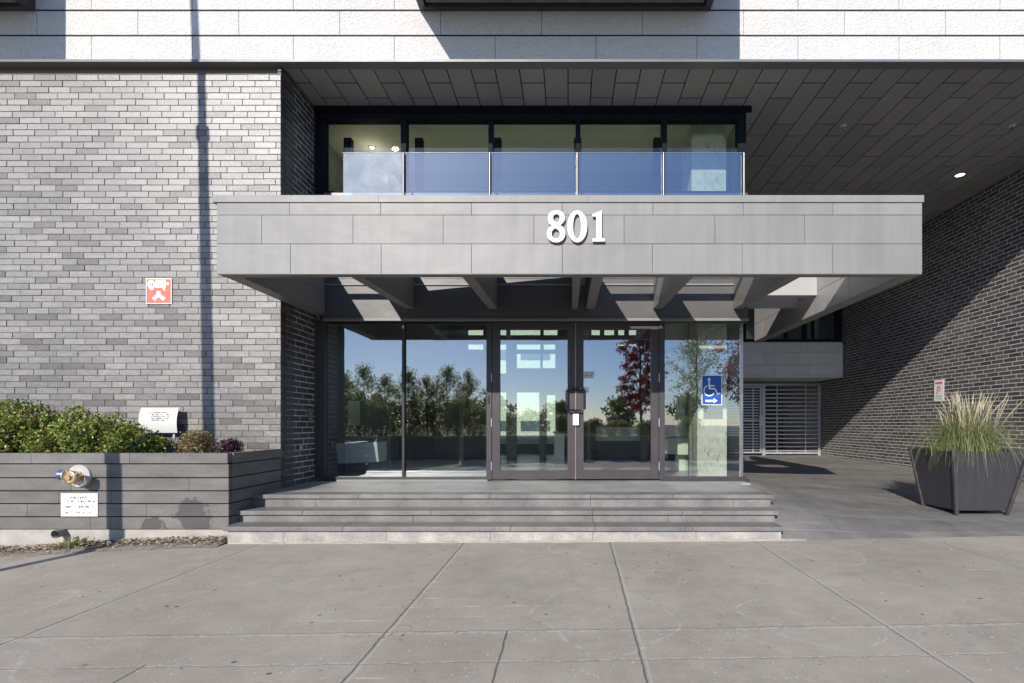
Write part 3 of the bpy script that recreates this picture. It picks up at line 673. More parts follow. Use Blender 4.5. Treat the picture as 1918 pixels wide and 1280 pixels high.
for h in holes: MB().add([(rx(h[0]), YR + .08, rzz(h[3])), (rx(h[1]), YR + .08, rzz(h[3])), (rx(h[1]), YR + .08, rzz(h[2])), (rx(h[0]), YR + .08, rzz(h[2]))], [(0, 1, 2, 3)]).build('rear_pane', M['glass_rear'], rear)
# inner partition frame
YP = 10.2
def qx(px): return X(px, YP)
mb = MB(); zc = Z(644, YP)
for a, b in ((949, 967), (1040, 1046), (1100, 1106), (860, 868), (1200, 1212)): mb.box(qx(a), qx(b), YP, YP + .12, H(-.81), zc)
mb.box(qx(600), qx(1250), YP + .001, YP + .119, zc, Z(628, YP)); mb.box(qx(967), qx(1040), YP + .02, YP + .1, Z(720, YP), Z(692, YP)); mb.box(qx(1010), qx(1022), YP + .02, YP + .1, H(-.81), Z(735, YP))
mb.build('inner_partition', M['int_frame'], B)

# concrete column just inside the glass, both floors
cc = MB(); cc.box(1.95, 2.40, 7.66, 8.25, H(-.81), H(2.85)); cc.build('concrete_column', M['concrete_col'], B, bevel=0.006)
cc = MB(); cc.box(1.85, 2.37, 7.60, 8.25, H(3.2801), H(4.52)); cc.build('concrete_column', M['concrete_col'], B, bevel=0.006)
# reception drum
mb = MB(); mb.tube([(2.02, 9.0, H(-.52)), (2.02, 9.0, H(-.24))], 0.31, 40); mb.tube([(2.02, 9.0, H(1.35)), (2.02, 9.0, H(1.9))], 0.31, 40); mb.tube([(2.02, 9.0, H(.55)), (2.02, 9.0, H(1.25))], 0.30, 40); mb.tube([(2.02, 9.0, H(-.81)), (2.02, 9.0, H(2.85))], .12, 20)
mb.build('curved_bulkhead', M['mint'], B)

# ---------- upper room
MB().box(-4.3, XS - 0.02, YG + 0.09, 9.75, H(4.50), H(4.555)).build('room_ceiling', M['int_ceil'], B)
mb = MB(); mb.box(-4.3, XS - 0.125, 9.6, 9.75, H(3.271), H(4.499)); mb.box(-4.4, -4.3, YG + .09, 9.75, H(3.28), H(4.5)); mb.build('room_wall', M['int_wall'], B)
for px in (652, 785, 932, 1082, 1231):
    MB().box(X(px - 7, 7.75), X(px + 7, 7.75), 7.72, 7.82, H(3.2801), Z(260, 7.75)).build('window_post', M['frame_black'], B)

# ---------- far wing over the gate
mb = MB(); xb0, xb1 = XS + 0.0, X(1579, YF)
rws = [(H(1.43), H(1.74)), (H(1.74), H(2.10)), (H(2.10), H(2.36))]
panel_rows(mb, xb0, xb1, YF, YF + 0.04, rws, [[X(v, YF) for v in (1451, 1514)], [X(v, YF) for v in (1432, 1495, 1560)], [X(v, YF) for v in (1450, 1513)]], 0.006)
fb = mb.build('wing_cladding', M['wing'], B)
mb = MB(); mb.box(xb0, xb1 - .01, YF + .041, 19.3, H(1.36), H(2.40)); mb.box(xb0, xb1, YF - .02, YF + .0405, H(1.36), H(1.425)); mb.build('wing_soffit', M['wing'], fb)
wf = MB(); zw0, zw1 = H(2.401), H(4.53)
def wx(p): return X(p, YF)
for a, b in ((1391, 1398), (1470, 1476), (1505, 1512), (1522, 1526), (1567, 1578)): wf.box(wx(a), wx(b), YF + .02, YF + .12, zw0, zw1)
wf.box(wx(1398), wx(1567), YF + .021, YF + .119, zw0, zw0 + 0.09)
wfo = wf.build('wing_window', M['frame_black'], B)
MB().add([(wx(1391), YF + .07, zw0), (wx(1578), YF + .07, zw0), (wx(1578), YF + .07, zw1), (wx(1391), YF + .07, zw1)], [(0, 1, 2, 3)]).build('pane', M['glass_far'], wfo)
MB().box(xb0, XW, 18.6, 18.8, H(2.41), H(4.53)).build('wing_interior_wall', M['mint'], B); MB().box(wx(1535), wx(1560), 15.6, 15.7, H(2.41), H(4.2)).build('wing_blind', M['mint'], B)
MB().box(xb0, XW - .001, 18.9, 19.1, H(-1.0), H(1.35)).build('garage_wall', M['int_dark'], B)
grid('garage_floor', [XS, XW], [17.0, 19.0], lambda x, y: H(-.985), M['concrete_dark'])

# ================================================================== entrance steps
S = empty('front_steps', (-0.6, 5.6, H(-1.24)), 'three wide grey stone steps with a pale limestone base in front of the doors', 'steps')
ld = MB(); ld.box(XR, 2.34, 6.05, YG + 0.07, H(-1.1), zsill); ld.box(2.3401, 2.50, 6.95, YG + 0.07, H(-1.1), zsill); ld.build('landing', M['porch'], S)
def tread(yf, yb, zt, x1, joints, t=0.045):
    mb = MB(); xs = [XR if yf > 5.4 else -3.60] + joints + [x1]
    for a, b in zip(xs[:-1], xs[1:]): mb.box(a + .0015, b - .0015, yf, yb, zt - t, zt)
    return mb.build('tread', M['bluestone'], S, bevel=0.003)
tread(5.83 - .03, 6.05, zsill + .004, 2.36, [-2.4, -.9, .26, 1.2])
tread(5.57 - .03, 5.80, H(-.947), 2.30, [-2.9, -1.5, .27, 1.25])
tread(5.31 - .03, 5.55, H(-1.068), 2.25, [-2.35, -.6, .28, 1.3])
def riser(y, z0, z1, x1, joints, mat='bluestone', name='riser', x0=XR):
    mb = MB(); xs = [x0] + joints + [x1]
    for a, b in zip(xs[:-1], xs[1:]): mb.box(a + .002, b - .002, y, y + 0.2, z0, z1)
    return mb.build(name, M[mat], S)
riser(5.83, H(-.96), zsill - .045, 2.33, [-2.9, .26, 1.9]); riser(5.57, H(-1.08), H(-.996), 2.27, [-1.7, .27, 1.1])
riser(5.315, H(-1.30), H(-1.117), 2.235, [X(v, 5.31) for v in (530, 723, 918, 1110, 1304)], 'limestone', 'base_stone', -3.57)
mb = MB(); mb.box(-3.55, 2.22, 5.33, 5.34, H(-1.30), H(-1.10)); mb.build('base_core', M['dark_gap'], S)
# mortar fillet along the foot
mb = MB(); rnd = random.Random(4); x = -3.55
while x < 2.3:
    l = rnd.uniform(.08, .25); z = pave_z(x, 5.3); d = rnd.uniform(.02, .06)
    mb.hexa([(x, 5.312 - d, z - .01), (x + l, 5.312 - d, z - .01), (x + l, 5.314, z - .01), (x, 5.314, z - .01), (x, 5.312 - d * .6, z + .006), (x + l, 5.312 - d * .6, z + .006), (x + l, 5.314, z + .014), (x, 5.314, z + .014)]); x += l
mb.build('mortar_fillet', M['concrete'], S)

# ================================================================== raised bed, left
P = empty('raised_planter_bed', (-7.6, 5.9, H(-1.3)), 'low slate grey board clad planter wall running left from the steps', 'planter bed')
YPf = 5.41
zz = [Z(v, YPf) for v in (849, 869.8, 896, 920.5, 944.5, 969, 993)]
jj = [[61, 245], [207], [354, 133], [110, 208], [51, 274], [208, 169]]
mb = MB(); mb2 = MB()
for i in range(6):
    pr = 0.016 if i == 0 else 0.0
    xs = [-12.0] + sorted([X(v, YPf) for v in jj[i]] + [-7.2 - .3 * (i % 3), -9.6 + .4 * (i % 2)]) + [XR]
    for a, b in zip(xs[:-1], xs[1:]): mb.box(a + .002, b - .002, YPf - pr, YPf + 0.05, zz[i + 1] + .011, zz[i] - (0 if i == 0 else .002))
    mb2.box(XR - .05, XR + .005 + pr, YPf + (0.051), YW - 0.004, zz[i + 1] + .011, zz[i] - (0 if i == 0 else .002))
mb.build('front_boards', M['board'], P); mb2.build('side_boards', M['board'], P)
mb = MB(); mb.box(-12, XR - .052, YPf + .03, YPf + .1, H(-1.14), zz[0] - .01); mb.box(XR - .1, XR - .03, YPf + .101, YW - .008, H(-1.2), zz[0] - .01); mb.build('core', M['dark_gap'], P)
mb = MB(); mb.box(-12, XR - .003, YPf + .02, YPf + .2, H(-1.5), zz[6]); mb.build('base', M['concrete'], P)
MB().box(-12, XR - .11, YPf + .1, YW - .009, H(-.6), H(-.40)).build('soil', M['soil'], P)
# bark mulch on the bed, litter at the foot
def scatter_chips(name, n, fx_, size, mat, seed, label):
    rnd = random.Random(seed); mb = MB()
    for _ in range(n):
        x, y, z = fx_(rnd); a = rnd.uniform(0, 6.28); l = rnd.uniform(.5, 1.3) * size; w_ = l * rnd.uniform(.3, .7); t = Vector((math.cos(a), math.sin(a), rnd.uniform(-.5, .5))) * l
        s = Vector((-math.sin(a), math.cos(a), rnd.uniform(-.4, .4))) * w_; c = Vector((x, y, z)); u = Vector((0, 0, l * .25))
        mb.add([c - t, c - s, c + t, c + s + u], [(0, 1, 2), (0, 2, 3)])
    o = mb.build(name, mat); tag(o, label, name.replace('_', ' '), kind='stuff'); return o
scatter_chips('bark_mulch', 3500, lambda r: (r.uniform(-7, -3.75), r.uniform(5.5, 6.36), H(-.398) + r.uniform(0, .03)), .022, M['mulch'], 5, 'brown bark mulch on the soil of the raised bed')
grid('gravel_strip', fr(-14, -3.58, 30), fr(5.16, 5.46, 4), lambda x, y: pave_z(x, 5.2) + (0.003 if y < 5.2 else 0.02 + .02 * mnoise.noise((x * 3, y * 3, 0))), M['grit'])
scatter_chips('leaf_litter', 5200, lambda r: (lambda x: (x, 5.44 - abs(r.gauss(0, .10)), pave_z(x, 5.2) + r.uniform(0.015, .07)))(r.uniform(-8, -3.6)), .018, M['chips'], 6, 'dry brown leaf litter along the foot of the planter wall')

# ---------- leaves
def leaf_cloud(name, pts_fn, n, size, mat, parent=None, seed=1, loc=None, up=0.3, aspect=0.55):
    rng = np.random.default_rng(seed); c, nrm = pts_fn(rng, n); n = len(c)
    d = rng.normal(size=(n, 3)) + nrm * 0.6; d[:, 2] += up; d /= np.linalg.norm(d, axis=1)[:, None]
    s = np.cross(d, rng.normal(size=(n, 3))); s /= np.linalg.norm(s, axis=1)[:, None]; q = np.cross(d, s)
    l = size * rng.uniform(.55, 1.3, size=(n, 1)); w_ = l * aspect
    v = np.stack([c, c + d * l * .5 + s * w_ * .5 + q * l * .08, c + d * l, c + d * l * .5 - s * w_ * .5 + q * l * .08], 1).reshape(-1, 3)
    me = bpy.data.meshes.new(name); me.vertices.add(4 * n); me.vertices.foreach_set('co', v.ravel())
    me.loops.add(4 * n); me.loops.foreach_set('vertex_index', np.arange(4 * n, dtype=np.int32))
    me.polygons.add(n); me.polygons.foreach_set('loop_start', np.arange(n, dtype=np.int32) * 4)
    me.polygons.foreach_set('loop_total', np.full(n, 4, dtype=np.int32)); me.update(calc_edges=True)
    return link(name, me, mat, parent, loc)
def blob_pts(blobs, shell=0.35):
    """blobs: (cx,cy,cz, rx,ry,rz); leaf positions near the shell with uneven lumps"""
    def fn(rng, n):
        ws = np.array([b[3] * b[5] for b in blobs]); ws = ws / ws.sum(); idx = rng.choice(len(blobs), n, p=ws)
        b = np.array(blobs)[idx]; d = rng.normal(size=(n, 3)); d /= np.linalg.norm(d, axis=1)[:, None]
        lump = 1 + 0.16 * np.sin(d[:, 0] * 9 + b[:, 0] * 7) * np.sin(d[:, 2] * 8 + b[:, 2] * 5) + 0.10 * np.sin(d[:, 1] * 13 + d[:, 0] * 11)
        r = (1 - shell * rng.random(n) ** 1.5) * lump
        return b[:, :3] + d * b[:, 3:6] * r[:, None], d
    return fn
def stems(mb, base, tips, r0, r1, rnd):
    for t in tips:
        b = Vector(base); t = Vector(t); m = (b + t) / 2 + Vector((rnd.uniform(-.05, .05), rnd.uniform(-.05, .05), rnd.uniform(-.02, .05))) * (t - b).length
        mb.tube([b, m, t], [r0, (r0 + r1) / 2, r1], 6)
def mound_bush(label, mounds, n, mat, size, seed, z0=H(-.40), group=None):
    # mounds: centre px, top py, half width px, depth -> lumps resting on the soil
    rnd = random.Random(seed); bl = []
    for px_, py_, hw, y in mounds:
        top_ = Z(py_, y); r_ = hw * y / F; bl.append((X(px_, y), y, (z0 + top_) / 2 - .02, r_, min(r_, .30), (top_ - z0) / 2 + .02))
        bl[-1] = bl[-1][:3] + (r_ * .78, min(r_, .30) * .78, bl[-1][5] * .82); m0 = bl[-1]
        for _ in range(26):
            v = Vector((rnd.gauss(0, 1), -abs(rnd.gauss(0, 1)) if rnd.random() < .7 else abs(rnd.gauss(0, 1)), rnd.gauss(0.25, 1))).normalized(); k = rnd.uniform(.05, .11)
            bl.append((m0[0] + v.x * m0[3], m0[1] + v.y * m0[4], max(z0 + .03, m0[2] + v.z * m0[5]), k, k, k * .8))
    c = bl[0]; o = empty('shrub', (c[0], c[1], z0), label, 'shrub', group); mb = MB()
    stems(mb, (c[0], c[1], z0 - .01), [(b[0], b[1], b[2]) for b in bl], .012, .004, rnd); mb.build('stem', M['bark'], o)
    leaf_cloud('foliage', blob_pts(bl, .45), n, size, M[mat], o, seed); return o
def bush(label, cx, cy, w_, d_, h_, n, mat, size, seed, z0=H(-.40), group=None, nb=9, name='shrub'):
    rnd = random.Random(seed); o = empty(name, (cx, cy, z0), label, 'shrub', group)
    bl = [(cx, cy, z0 + h_ * .42, w_ * .42, d_ * .42, h_ * .48)]
    for i in range(nb):
        a = rnd.uniform(0, 6.28); rr = rnd.uniform(.25, .72); k = rnd.uniform(.24, .36)
        hh = z0 + h_ * (0.30 + 0.42 * (1 - rr ** 2) * rnd.uniform(.7, 1.1))
        bl.append((cx + math.cos(a) * w_ / 2 * rr, cy + math.sin(a) * d_ / 2 * rr, hh, w_ * k * .6, d_ * k * .7, h_ * k))
    mb = MB(); stems(mb, (cx, cy, z0 - .01), [(b[0], b[1], b[2]) for b in bl], .012, .004, rnd); mb.build('stem', M['bark'], o)
    leaf_cloud('foliage', blob_pts(bl), n, size, M[mat], o, seed)
    return o
mound_bush('large green boxwood shrub at the left edge of the raised bed', [(35, 745, 62, 6.05), (-60, 738, 70, 6.0), (100, 768, 38, 6.08), (20, 780, 55, 5.8)], 11500, 'leaf_box', .038, 11, group='clipped green shrubs')
mound_bush('broad green boxwood shrub in the middle of the bed below the red sign', [(160, 762, 55, 5.9), (205, 776, 46, 5.86), (110, 795, 50, 5.74), (240, 796, 42, 5.84), (180, 800, 60, 5.7), (280, 817, 36, 5.8), (235, 820, 50, 5.72)], 15000, 'leaf_box', .036, 12, group='clipped green shrubs')
bush('faded brownish green shrub in the bed right of the white placard', X(365, 5.95), 5.95, .50, .42, .34, 4200, 'leaf_brown', .024, 13, nb=6)
bush('small dark purple shrub at the right end of the bed', X(424, 5.98), 5.98, .36, .32, .23, 2000, 'leaf_purple', .028, 14, nb=5)
# weeds by the drain pipe
weed = empty('weed_plant', (X(135, 5.3), 5.3, pave_z(-5.2, 5.2) + .02), 'low green weed growing beside the drain pipe at the planter foot', 'weed')
wz = pave_z(-5.2, 5.2) + .03
leaf_cloud('foliage', blob_pts([(X(120, 5.3), 5.32, wz + .02, .10, .07, .04), (X(140, 5.3), 5.3, wz + .03, .09, .06, .06), (X(153, 5.3), 5.33, wz + .03, .06, .06, .05)], .8), 260, .05, M['blade'], weed, 3, up=.5, aspect=.3)
dp = MB(); cz = Z(1000, 5.36); cx = X(108, 5.36)
dp.tube([(cx, 5.33, cz), (cx, 5.55, cz + .01)], .042, 20, caps=False); dp.tube([(cx, 5.55, cz + .01), (cx, 5.33, cz)], .036, 20, caps=False)
tag(dp.build('drain_pipe', M['concrete_dark'], loc=(cx, 5.36, cz)), 'round open drain pipe end poking out under the planter wall', 'pipe')

# ================================================================== canopy
YC = 5.24; XC = 3.66; zb_, zt_ = H(1.555), H(2.29)
C = empty('entrance_canopy', (0, YC, zb_), 'pale grey metal clad canopy with open beams above the doors, numbered 801', 'canopy')
rows = [(H(1.555), H(1.864)), (H(1.864), H(2.162)), (H(2.162), H(2.29))]
J = [[X(v, YC) for v in (544, 714, 883, 1053, 1222, 1390, 1559)], [X(v, YC) for v in (490, 661, 830, 1000, 1169, 1339, 1507)], [X(v, YC) for v in (542, 713, 883, 1053, 1223, 1392, 1560)]]
mb = MB(); panel_rows(mb, -XC + .03, XC, YC, YC + .02, rows, J, 0.005); fa = mb.build('fascia', M['canopy'], C)
MB().box(-XC + .04, XC - .01, YC + .015, YC + .10, zb_ + .004, zt_ - .004).build('fascia_backing', M['dark_gap'], fa)
mb = MB(); mb.box(-XC + .035, XC - .005, YC + .002, YC + .115, zb_ - .004, zb_ + .0035); mb.box(-XC + 0.2, XC - .19, YC + .1005, YC + .114, zb_ + .004, zt_ - .001); mb.build('fascia_return', M['canopy_dark'], fa)
mb = MB()
cj = [-XC - .01, X(710, YC), X(1100, YC), X(1450, YC), XC + .012]
for a, b in zip(cj[:-1], cj[1:]): mb.box(a, b - .002, YC - .012, YC + .19, zt_ + .001, zt_ + .072)
mb.build('cap_flashing', M['canopy'], C)
def fin(x_out, x_in, y0, y1, name='side_fin', mat='canopy'):
    mb = MB(); xa, xb = min(x_out, x_in), max(x_out, x_in)
    mb.box(xa + .012, xb - .012, y0, y1, zb_, zt_)
    # panels on both faces
    for side, xx in ((-1, xa), (1, xb - .0115)):
        for i, (z0, z1) in enumerate(rows):
            y = y0 - (0, .47, .23)[i]
            while y < y1:
                a, b = max(y, y0), min(y + .936, y1)
                if b - a > .03: mb.box(xx, xx + .0115, a + .003, b - .003, z0 + .003, z1 - .003)
                y += .936
    o = mb.build(name, M[mat], C); MB().box(xa, xb, y0, y1, zb_ - .004, zb_ - .0005).build('fin_underside', M['canopy_dark'], o)
    MB().box(xa - .008, xb + .008, y0 + .076, y1, zt_ + .001, zt_ + .07).build('fin_cap', M['canopy'], o)
    return o
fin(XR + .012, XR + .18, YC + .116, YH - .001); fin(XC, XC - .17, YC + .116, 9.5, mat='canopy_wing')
for xc_, w_ in ((-2.24, .12), (-1.06, .12), (.095, .085), (.315, .12), (1.265, .12), (2.40, .12)):
    mb = MB(); ye = YH - .001; zz0 = zb_ + .002; zz1 = H(1.63)
    mb.hexa([(xc_ - w_ / 2, YC + .116, zz0), (xc_ + w_ / 2, YC + .116, zz0), (xc_ + w_ / 2, ye, zz1), (xc_ - w_ / 2, ye, zz1), (xc_ - w_ / 2, YC + .116, H(2.22)), (xc_ + w_ / 2, YC + .116, H(2.22)), (xc_ + w_ / 2, ye, H(2.22)), (xc_ - w_ / 2, ye, H(2.22))])
    mb.build('beam', M['canopy_dark'], C, bevel=.004)
MB().hexa([(-2.83, YC + .192, H(2.225)), (.14, YC + .192, H(2.225)), (.14, 6.86, H(2.225)), (-2.83, 6.36, H(2.225)), (-2.83, YC + .192, H(2.285)), (.14, YC + .192, H(2.285)), (.14, 6.86, H(2.285)), (-2.83, 6.36, H(2.285))]).build('roof_deck', M['canopy_dark'], C)
MB().box(.142, 2.33, 6.30, 6.38, H(2.225), H(2.285)).build('purlin', M['canopy'], C)
MB().box(XR + .18, -2.832, 6.33, 6.38, H(2.225), H(2.285)).build('purlin', M['canopy'], C)
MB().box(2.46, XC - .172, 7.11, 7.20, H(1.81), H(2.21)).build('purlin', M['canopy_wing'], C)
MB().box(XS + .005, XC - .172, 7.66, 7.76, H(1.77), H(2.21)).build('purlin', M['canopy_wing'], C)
# house number
def zp(x, y): return ((1000 + x / 11.99 - 1064) * YC / F, (795 - 385 - y / 11.99) * YC / F)
n8 = smooth_loop([zp(*p) for p in [(515, 150), (600, 165), (665, 215), (690, 300), (685, 370), (645, 430), (600, 478), (650, 520), (690, 590), (705, 660), (690, 740), (640, 810), (570, 850), (500, 858), (420, 845), (350, 800), (305, 740), (293, 665), (310, 590), (350, 530), (402, 492), (350, 440), (322, 370), (320, 290), (345, 220), (400, 175), (455, 155)]])
h8a = smooth_loop([zp(*p) for p in [(505, 228), (555, 245), (582, 300), (575, 355), (545, 400), (520, 428), (480, 395), (445, 360), (433, 310), (445, 255)]])
h8b = smooth_loop([zp(*p) for p in [(480, 545), (530, 570), (570, 610), (585, 670), (575, 730), (540, 770), (500, 778), (450, 765), (410, 720), (398, 660), (410, 610), (440, 570)]])
n0 = [zp(*p) for p in circ(972, 504, 222, 354, 64)]; h0 = [zp(*p) for p in circ(968, 500, 90, 276, 64)]
n1 = [zp(*p) for p in [(1310, 235), (1400, 200), (1500, 155), (1515, 158), (1515, 755), (1530, 770), (1582, 776), (1582, 840), (1310, 840), (1310, 776), (1380, 770), (1395, 755), (1395, 282), (1310, 282)]]
TW = facing(0, YC - .03, CAM_Z)
hn = None
for nm, ol in (('digit_eight', [n8, h8a, h8b]), ('digit_zero', [n0, h0]), ('digit_one', [n1])):
    o = shape(nm, ol, .02, M['white'], C, TW); o['label'] = 'white raised serif ' + nm.replace('_', ' ') + ' of the house number 801'
mb = MB()
for px in (1036, 1049, 1073, 1090, 1120): mb.tube([(X(px, YC), YC - .021, H(2.1)), (X(px, YC), YC, H(2.1))], .005, 6)

# ================================================================== glass balustrade in front of upper windows
G = empty('glass_balustrade', (0, 7.0, H(3.28)), 'clear glass balustrade with steel posts in front of the upper windows', 'balustrade')
yr = 7.02
mb = MB(); mb.box(X(641, yr), X(1394, yr), yr - .06, yr + .04, H(2.95), H(3.1)); mb.build('base_shoe', M['galv'], G)
px = [641, 757, 918, 1081, 1242, 1392]
for a, b in zip(px[:-1], px[1:]):
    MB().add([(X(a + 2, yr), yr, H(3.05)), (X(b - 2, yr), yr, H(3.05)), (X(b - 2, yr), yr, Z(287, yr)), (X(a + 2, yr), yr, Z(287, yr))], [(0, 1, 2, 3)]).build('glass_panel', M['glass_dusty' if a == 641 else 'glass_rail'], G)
for p_ in px[1:]: MB().tube([(X(p_, yr), yr - .03, H(3.0)), (X(p_, yr), yr - .03, Z(289, yr))], .017, 12).build('post', M['post'], G)
MB().box(X(641, yr), X(1393, yr), yr - .006, yr + .006, Z(287, yr), Z(286.2, yr)).build('top_trim', M['glass_edge'], G)

# ================================================================== lamps and heads
def downlight(label, x, y, z, r=.095):
    o = empty('ceiling_downlight', (x, y, z), label, 'ceiling light', 'round recessed downlights')
    mb = MB(); n = 28
    ring = [(x + math.cos(2 * math.pi * k / n) * rr, y + math.sin(2 * math.pi * k / n) * rr, zz_) for rr, zz_ in ((r, z - .001), (r, z - .008), (r * .8, z - .010), (r * .78, z - .002)) for k in range(n)]
    mb.add(ring, [(a * n + k, (a + 1) * n + k, (a + 1) * n + (k + 1) % n, a * n + (k + 1) % n) for a in range(3) for k in range(n)], True); mb.build('trim_ring', M['steel'], o)
    MB().add([(x + math.cos(2 * math.pi * k / n) * r * .78, y + math.sin(2 * math.pi * k / n) * r * .78, z - .003) for k in range(n)], [tuple(reversed(range(n)))]).build('lens', M['lamp_on'], o)
downlight('lit round downlight in the dark soffit near the side brick wall', X(1798, 9.22), 9.22, H(4.534))
downlight('lit downlight in the ceiling behind the upper left window', X(697, 8.24), 8.24, H(4.50), .06)
lamp = bpy.data.lights.new('downlight_glow', 'POINT'); lamp.energy = 2.5; lamp.color = (1, .88, .7); lamp.shadow_soft_size = .06
lo_ = bpy.data.objects.new('downlight_glow', lamp); col.objects.link(lo_); lo_.location = (X(697, 8.24), 8.24, H(4.25))
def sprinkler(label, x, y, z):
    o = empty('sprinkler_head', (x, y, z), label, 'sprinkler', 'sprinkler heads')
    MB().tube([(x, y, z - .0005), (x, y, z - .012)], [.045, .035], 20).build('escutcheon', M['white'], o)
    MB().tube([(x, y, z - .012), (x, y, z - .05), (x, y, z - .056)], [.014, .012, .03], 14).build('deflector', M['steel'], o)
sprinkler('white sprinkler head in the soffit nearer the entrance block', X(1580, 7.7), 7.7, H(4.534))
sprinkler('white sprinkler head in the soffit close to the right edge', X(1896, 7.7), 7.7, H(4.534))
sprinkler('white sprinkler head on the ceiling behind the fourth upper window', X(1185, 8.5), 8.5, H(4.50))

# ================================================================== gate
Gt = empty('garage_gate', (6.8, 16.1, H(-.98)), 'galvanised steel gate of horizontal bars in the dark passage beside the side wall', 'gate')
yg = 16.1
def gx(p): return X(p, yg)
def gz(p): return Z(p, yg)
mb = MB(); mb.box(gx(1531), gx(1536), yg - .04, yg + .04, gz(854), gz(719)); mb.box(gx(1427), gx(1432.5), yg - .04, yg + .04, gz(854), gz(719)); mb.box(gx(1432.6), gx(1530.9), yg - .03, yg + .03, gz(723), gz(719)); mb.box(gx(1432.6), gx(1530.9), yg - .03, yg + .03, gz(850.5), gz(847))
mb.box(gx(1340), gx(1426.9), yg - .03, yg + .03, gz(723), gz(719)); mb.build('gate_frame', M['galv'], Gt)
mb = MB()
for v in (1455, 1508): mb.box(gx(v - 1), gx(v + 1), yg - .025, yg - .001, gz(847), gz(723))
y = 730.5
while y < 846: mb.box(gx(1432.6), gx(1530.9), yg, yg + .03, gz(y + 1.1), gz(y - 1.1)); y += 7.6
mb.build('gate_bars', M['galv'], Gt)
lf = MB(); lf.box(gx(1423), gx(1426), yg - .03, yg + .03, gz(849), gz(724)); lf.box(gx(1345), gx(1422.9), yg - .03, yg + .03, gz(849), gz(846.5)); lf.box(gx(1345), gx(1422.9), yg - .03, yg + .03, gz(727), gz(724.5))
lf.box(gx(1409), gx(1411), yg - .026, yg - .001, gz(846.5), gz(727)); lf.box(gx(1345), gx(1422.9), yg - .03, yg + .029, gz(790), gz(787))
y = 731.5
while y < 845:
    if abs(y - 788.5) > 3: lf.box(gx(1345), gx(1422.9), yg, yg + .03, gz(y + .9), gz(y - .9))
    y += 5.3
gl_ = lf.build('gate_leaf', M['galv'], Gt)
MB().box(gx(1421), gx(1430), yg - .07, yg - .041, gz(800), gz(779)).build('lock_box', M['galv'], gl_)
for v in (738, 826): MB().box(gx(1536), gx(1541), yg - .03, yg + .03, gz(v + 2), gz(v - 2)).build('wall_bracket', M['galv'], Gt)

# ================================================================== signs
def plate(name, label, x0, x1, z0, z1, y, mat, cat='sign', th=.006, group=None):
    o = MB().box(x0, x1, y - th, y, z0, z1).build(name, M[mat], loc=((x0 + x1) / 2, y, (z0 + z1) / 2)); return tag(o, label, cat, group)
def scribble(mb, x0, x1, z, y, h, rnd, gap=.3):
    x = x0
    while x < x1:
        l = rnd.uniform(.6, 1.1) * h
        if rnd.random() > gap * .5:
            if rnd.random() < .5: mb.box(x, min(x + l * .25, x1), y - .0015, y - .0002, z, z + h)
            mb.box(x + l * .3, min(x + l * .8, x1), y - .0015, y - .0002, z + rnd.choice((0, .45, .8)) * h, z + rnd.choice((0, .45, .8)) * h + h * .2)
        x += l
# red dog sign
ys = YW - .012
dx0, dx1, dz0, dz1 = X(274, ys), X(322, ys), Z(569.5, ys), Z(522, ys)
dg = plate('dog_sign', 'square red and white dog pictogram sign high on the sunlit brick wall', dx0, dx1, dz0, dz1, ys, 'white')
MB().box(dx0 + .01, dx1 - .01, ys - .009, ys - .0061, dz0 + .01, dz1 - .01).build('red_field', M['sign_red'], dg)
def sp(x, y): return ((200 + x / 8.718 - 1064) * ys / F, (795 - 480 - y / 8.718) * ys / F)
TS = facing(0, ys - .0105, CAM_Z)
shape('dog_emblem', [[sp(*p) for p in q] for q in ([(700, 400), (760, 392), (792, 430), (792, 500), (765, 560), (735, 562), (705, 530), (678, 480), (680, 430)], [(805, 395), (970, 392), (975, 420), (975, 480), (960, 560), (945, 575), (930, 545), (918, 515), (805, 525)], [(825, 575), (885, 575), (890, 625), (968, 690), (930, 735), (880, 690), (855, 672), (830, 690), (800, 735), (752, 690), (825, 625)], [(985, 435), (1022, 435), (1022, 478), (985, 478)])], .002, M['white'], dg, TS)
mb = MB()
for a in (722, 762):
    u, v = sp(a, 470); mb.box(u - .006, u + .006, ys - .0135, ys - .012, CAM_Z + v - .016, CAM_Z + v + .016)
mb.build('eyes', M['sign_blue'], dg)
# curved white placard in the shrubs
yp = 6.30; n = 14; mb = MB(); x0, x1 = X(265, yp), X(336, yp); z0, z1 = Z(811, yp), Z(764, yp)
vs = []
for k in range(n + 1):
    t = k / n; z = z1 + (z0 - z1) * t; y = yp - .035 * math.sin(t * math.pi * .9) - .01
    dx = .02 * max(0, t - .6)
    vs += [(x0 + dx, y, z), (x1 - dx, y, z)]
mb.add(vs, [(2 * k, 2 * k + 2, 2 * k + 3, 2 * k + 1) for k in range(n)], True)
mb.add([(v[0], v[1] + .003, v[2]) for v in vs], [(2 * k + 1, 2 * k + 3, 2 * k + 2, 2 * k) for k in range(n)], True)
pl = empty('bulging_placard', ((x0 + x1) / 2, yp, H(-.40)), 'bulging white placard with faint print standing behind the shrubs', 'sign')
mb.build('sheet', M['paper'], pl)
for xx in (x0 + .08, x1 - .08): MB().box(xx - .012, xx + .012, yp + .012, yp + .03, H(-.40), z1 - .01).build('stake', M['galv'], pl)
rnd = random.Random(2); mb = MB()
for i, (a, b) in enumerate(((282, 318), (286, 326), (289, 322), (288, 324), (288, 312))):
    t = .22 + i * .075; z = z1 + (z0 - z1) * t; y = yp - .035 * math.sin(t * math.pi * .9) - .0125
    scribble(mb, X(a, yp), X(b, yp), z, y, .014, rnd)
mb.build('print', M['ink'], pl)
